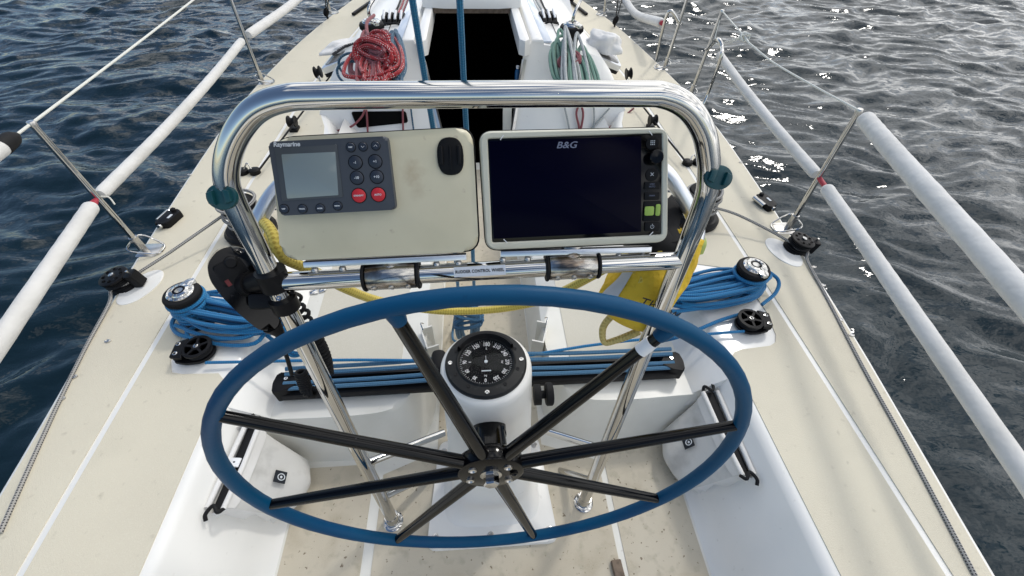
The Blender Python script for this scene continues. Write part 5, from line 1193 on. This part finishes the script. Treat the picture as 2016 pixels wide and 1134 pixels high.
# rope clutches
def clutch(px, py, z0, n, label, ang):
    c = atz(px, py, z0); t = thing('rope_clutch', label, 'rope clutch', c, 'rope clutch banks'); f = Matrix.Translation(c) @ Matrix.Rotation(ang, 4, 'Z'); w = .042
    for i in range(n):
        x = (i-(n-1)/2)*w
        MB().prism([(-.09, 0), (.08, 0), (.08, .035), (.03, .062), (-.05, .055), (-.09, .02)], -.016, .016, f @ Matrix.Translation((x, 0, 0)) @ Matrix(((0, 0, 1, 0), (1, 0, 0, 0), (0, 1, 0, 0), (0, 0, 0, 1))), bev=.003).build('clutch_body', M_black, t)
        MB().box((0, 0, 0), (.019, .085, .012), f @ Matrix.Translation((x, -.03, .062)) @ Matrix.Rotation(R(28), 4, 'X'), bev=.005, seg=3).build('lever', M_white, t)
    MB().tube([f @ V(-n*w*.5, -.11, .01), f @ V(-n*w*.2, -.13, .03), f @ V(n*w*.3, -.13, .03), f @ V(n*w*.5, -.10, .0)], .006, n=8).build('organiser_bar', M_black, t)
    return c
clutch(777, 45, .34, 4, 'bank of four black rope clutches with white levers, port cabin top', R(-4))
clutch(1077, 42, .34, 3, 'bank of three black rope clutches with white levers, starboard cabin top', R(8))
def roofline(pts, z, r, mt, label): MB().tube([atz(px, py, z) for px, py in pts], r, n=8, sm=4).build('halyard_run', mt, None, label, 'rope')
roofline([(786, 38), (800, 8), (812, -30)], .37, .007, M_pink, 'faded red halyard running forward from the port clutches')
roofline([(779, 36), (793, 6), (803, -30)], .37, .007, M_redrope, 'red flecked halyard running forward from the port clutches')
roofline([(772, 36), (787, 4), (796, -30)], .37, .007, M_black, 'black halyard running forward from the port clutches')
roofline([(1062, 44), (1045, 15), (1030, -20)], .37, .009, M_green, 'pale green halyard running forward from the starboard clutches')
roofline([(1074, 30), (1058, 6), (1046, -20)], .37, .007, M_gfleck, 'grey flecked halyard running forward from the starboard clutches')
roofline([(1082, 30), (1068, 8), (1056, -20)], .37, .006, M_black, 'black line running forward from the starboard clutches')
# aluminium framed hatch lights on the roof shoulders
def port(q, z, label, sx):
    P = [atz(*p, z_) for p, z_ in q]; c = sum(P, V(0, 0, 0))/4; x_ = (P[1]-P[0]+P[2]-P[3]).normalized(); n_ = x_.cross((P[3]-P[0]+P[2]-P[1]).normalized()); n_ = n_ if n_.z > 0 else -n_
    f = frame(c, x_, n_); fi = f.inverted(); o = [tuple((fi @ p).xy) for p in P]
    t = thing('hatch_light', label, 'hatch', c)
    MB().prism(rpoly(o, .03), -.055, -.030, f, bev=.003).build('gasket', M_rubber, t)
    MB().prism(rpoly([(a*.99, b*.99) for a, b in o], .03), -.032, .010, f, bev=.005).build('frame', M_alu, t)
    MB().prism(rpoly([(a*.86, b*.78) for a, b in o], .03), .009, .013, f, bev=.002).build('lens', M_smoke, t)
port((((630, 138), .17), ((716, 108), .27), ((722, 84), .29), ((668, 96), .2)), .2, 'aluminium framed hatch light on the port roof shoulder beside the red halyards', -1)
port((((1166, 112), .27), ((1224, 134), .17), ((1205, 98), .2), ((1160, 82), .29)), .2, 'aluminium framed hatch light on the starboard roof shoulder beside the green halyards', 1)
# crumpled white covers
def cover(c, s, label, seed):
    b = bmesh.new(); bmesh.ops.create_icosphere(b, subdivisions=4, radius=1)
    for v in b.verts:
        n_ = noise.noise(v.co*1.7+V(seed, 0, 0))*.35+abs(noise.noise(v.co*3.3+V(0, seed, 0)))*.22
        v.co = v.co*(1+n_); v.co = V(v.co.x*s[0], v.co.y*s[1], max(-.2, v.co.z)*s[2])
    MB().bm(b, Matrix.Translation(c) @ Matrix.Rotation(s[3], 4, 'Z')).build('winch_cover', M_cloth, None, label, 'canvas cover', smooth=80)
cover(atz(1186, 92, .28), (.13, .10, .10, -.5), 'crumpled white canvas cover lying beside the starboard cabin winch', 2)
cover(atz(690, 92, .24), (.20, .055, .05, .65), 'folded white canvas cover lying outboard of the red halyards on port', 5)
MB().tube([atz(655, 108, .27), atz(678, 92, .30), atz(702, 84, .31), atz(715, 72, .33)], .010, n=8).build('sail_tie', rope_mat('black_white_cord', (.015, .015, .02), (.5, .5, .5), .03, 1, 1, fleck=.5), None, 'black and white flecked cord lying on the port canvas cover', 'rope')
# blocks at the aft corners of the coach roof
for (px, py, sx, lb) in ((626, 142, -1, 'black sheave block standing at the port aft corner of the coach roof'), (1238, 145, 1, 'black sheave block standing at the starboard aft corner of the coach roof')):
    c = atz(px, py, .09); t = thing('corner_block', lb, 'block', c)
    f = frame(c, (0, 1, 0), (1, 0, .15))
    for z in (-.018, .018): MB().lathe([(.0, z-.004), (.040, z-.004), (.042, z), (.036, z+.004), (0, z+.004)], f, 20).build('cheek', M_black, t)
    MB().lathe([(.030, -.012), (.022, 0), (.030, .012)], f, 20).build('sheave', M_rubber, t)
    MB().tube([c+V(-.01, 0, -.02), c+V(0, -.01, -.06), c+V(.01, 0, -.09)], .008, n=8).build('lashing_eye', M_steel, t)
for (px, py, lb) in ((578, 248, 'black upright stand-up block on the port side by the upper pod corner'), (1283, 245, 'black upright stand-up block on the starboard side above the chart plotter')):
    c = atz(px, py, .03); t = thing('stand_up_block', lb, 'block', c); f = frame(c+V(0, 0, .03), (0, 1, 0), (1, 0, 0))
    for z in (-.02, .02): MB().lathe([(0, z-.004), (.034, z-.004), (.036, z), (.034, z+.004), (0, z+.004)], f, 18).build('cheek', M_black, t)
    MB().lathe([(.028, -.016), (.02, 0), (.028, .016)], f, 18).build('sheave', M_rubber, t)
    MB().box((0, 0, -.02), (.05, .07, .02), Matrix.Translation(c), bev=.004).build('foot', M_black, t)
# genoa tracks and cars forward on the side decks
for sx, q, lb in ((-1, ((695, 28), (760, -18)), 'port'), (1, ((1155, 28), (1105, -12)), 'starboard')):
    a, b_ = atz(*q[0], .02), atz(*q[1], .02)
    t = thing('genoa_track', 'black aluminium T-track bolted on the %s side deck at the top edge' % lb, 'track', a)
    MB().box(((b_-a).length/2, 0, 0), ((b_-a).length, .03, .022), frame(a, b_-a, (0, 0, 1)), bev=.003).build('rail', M_black, t)
    cc = a.lerp(b_, .62)+V(0, 0, .035); MB().box((0, 0, 0), (.09, .055, .06), frame(cc, b_-a, (0, 0, 1)), bev=.01).build('slider', M_black, t)
    MB().ball((0, 0, 0), (.035, .03, .03), Matrix.Translation(cc+V(0, 0, .05))).build('block', M_redp if sx > 0 else M_black, t)
# blue bottle top in the companionway
bt = thing('bottle', 'small blue bottle standing just inside the companionway on starboard', 'bottle', V(.245, 3.03, .0))
bp = atp(1019, 140, bulk(0, 0, .08), V(0, -1, .52).normalized())
MB().lathe([(.018, -.09), (.018, .0), (.010, .014), (.009, .02)], Matrix.Translation(bp), 16).build('body', mat('blue_bottle', (.01, .09, .22), .3), bt)
MB().lathe([(.011, .018), (.011, .034), (0, .036)], Matrix.Translation(bp), 12).build('lid', M_white, bt)
# grime and shadow-proof bedding line under the guard feet stays in the sole material
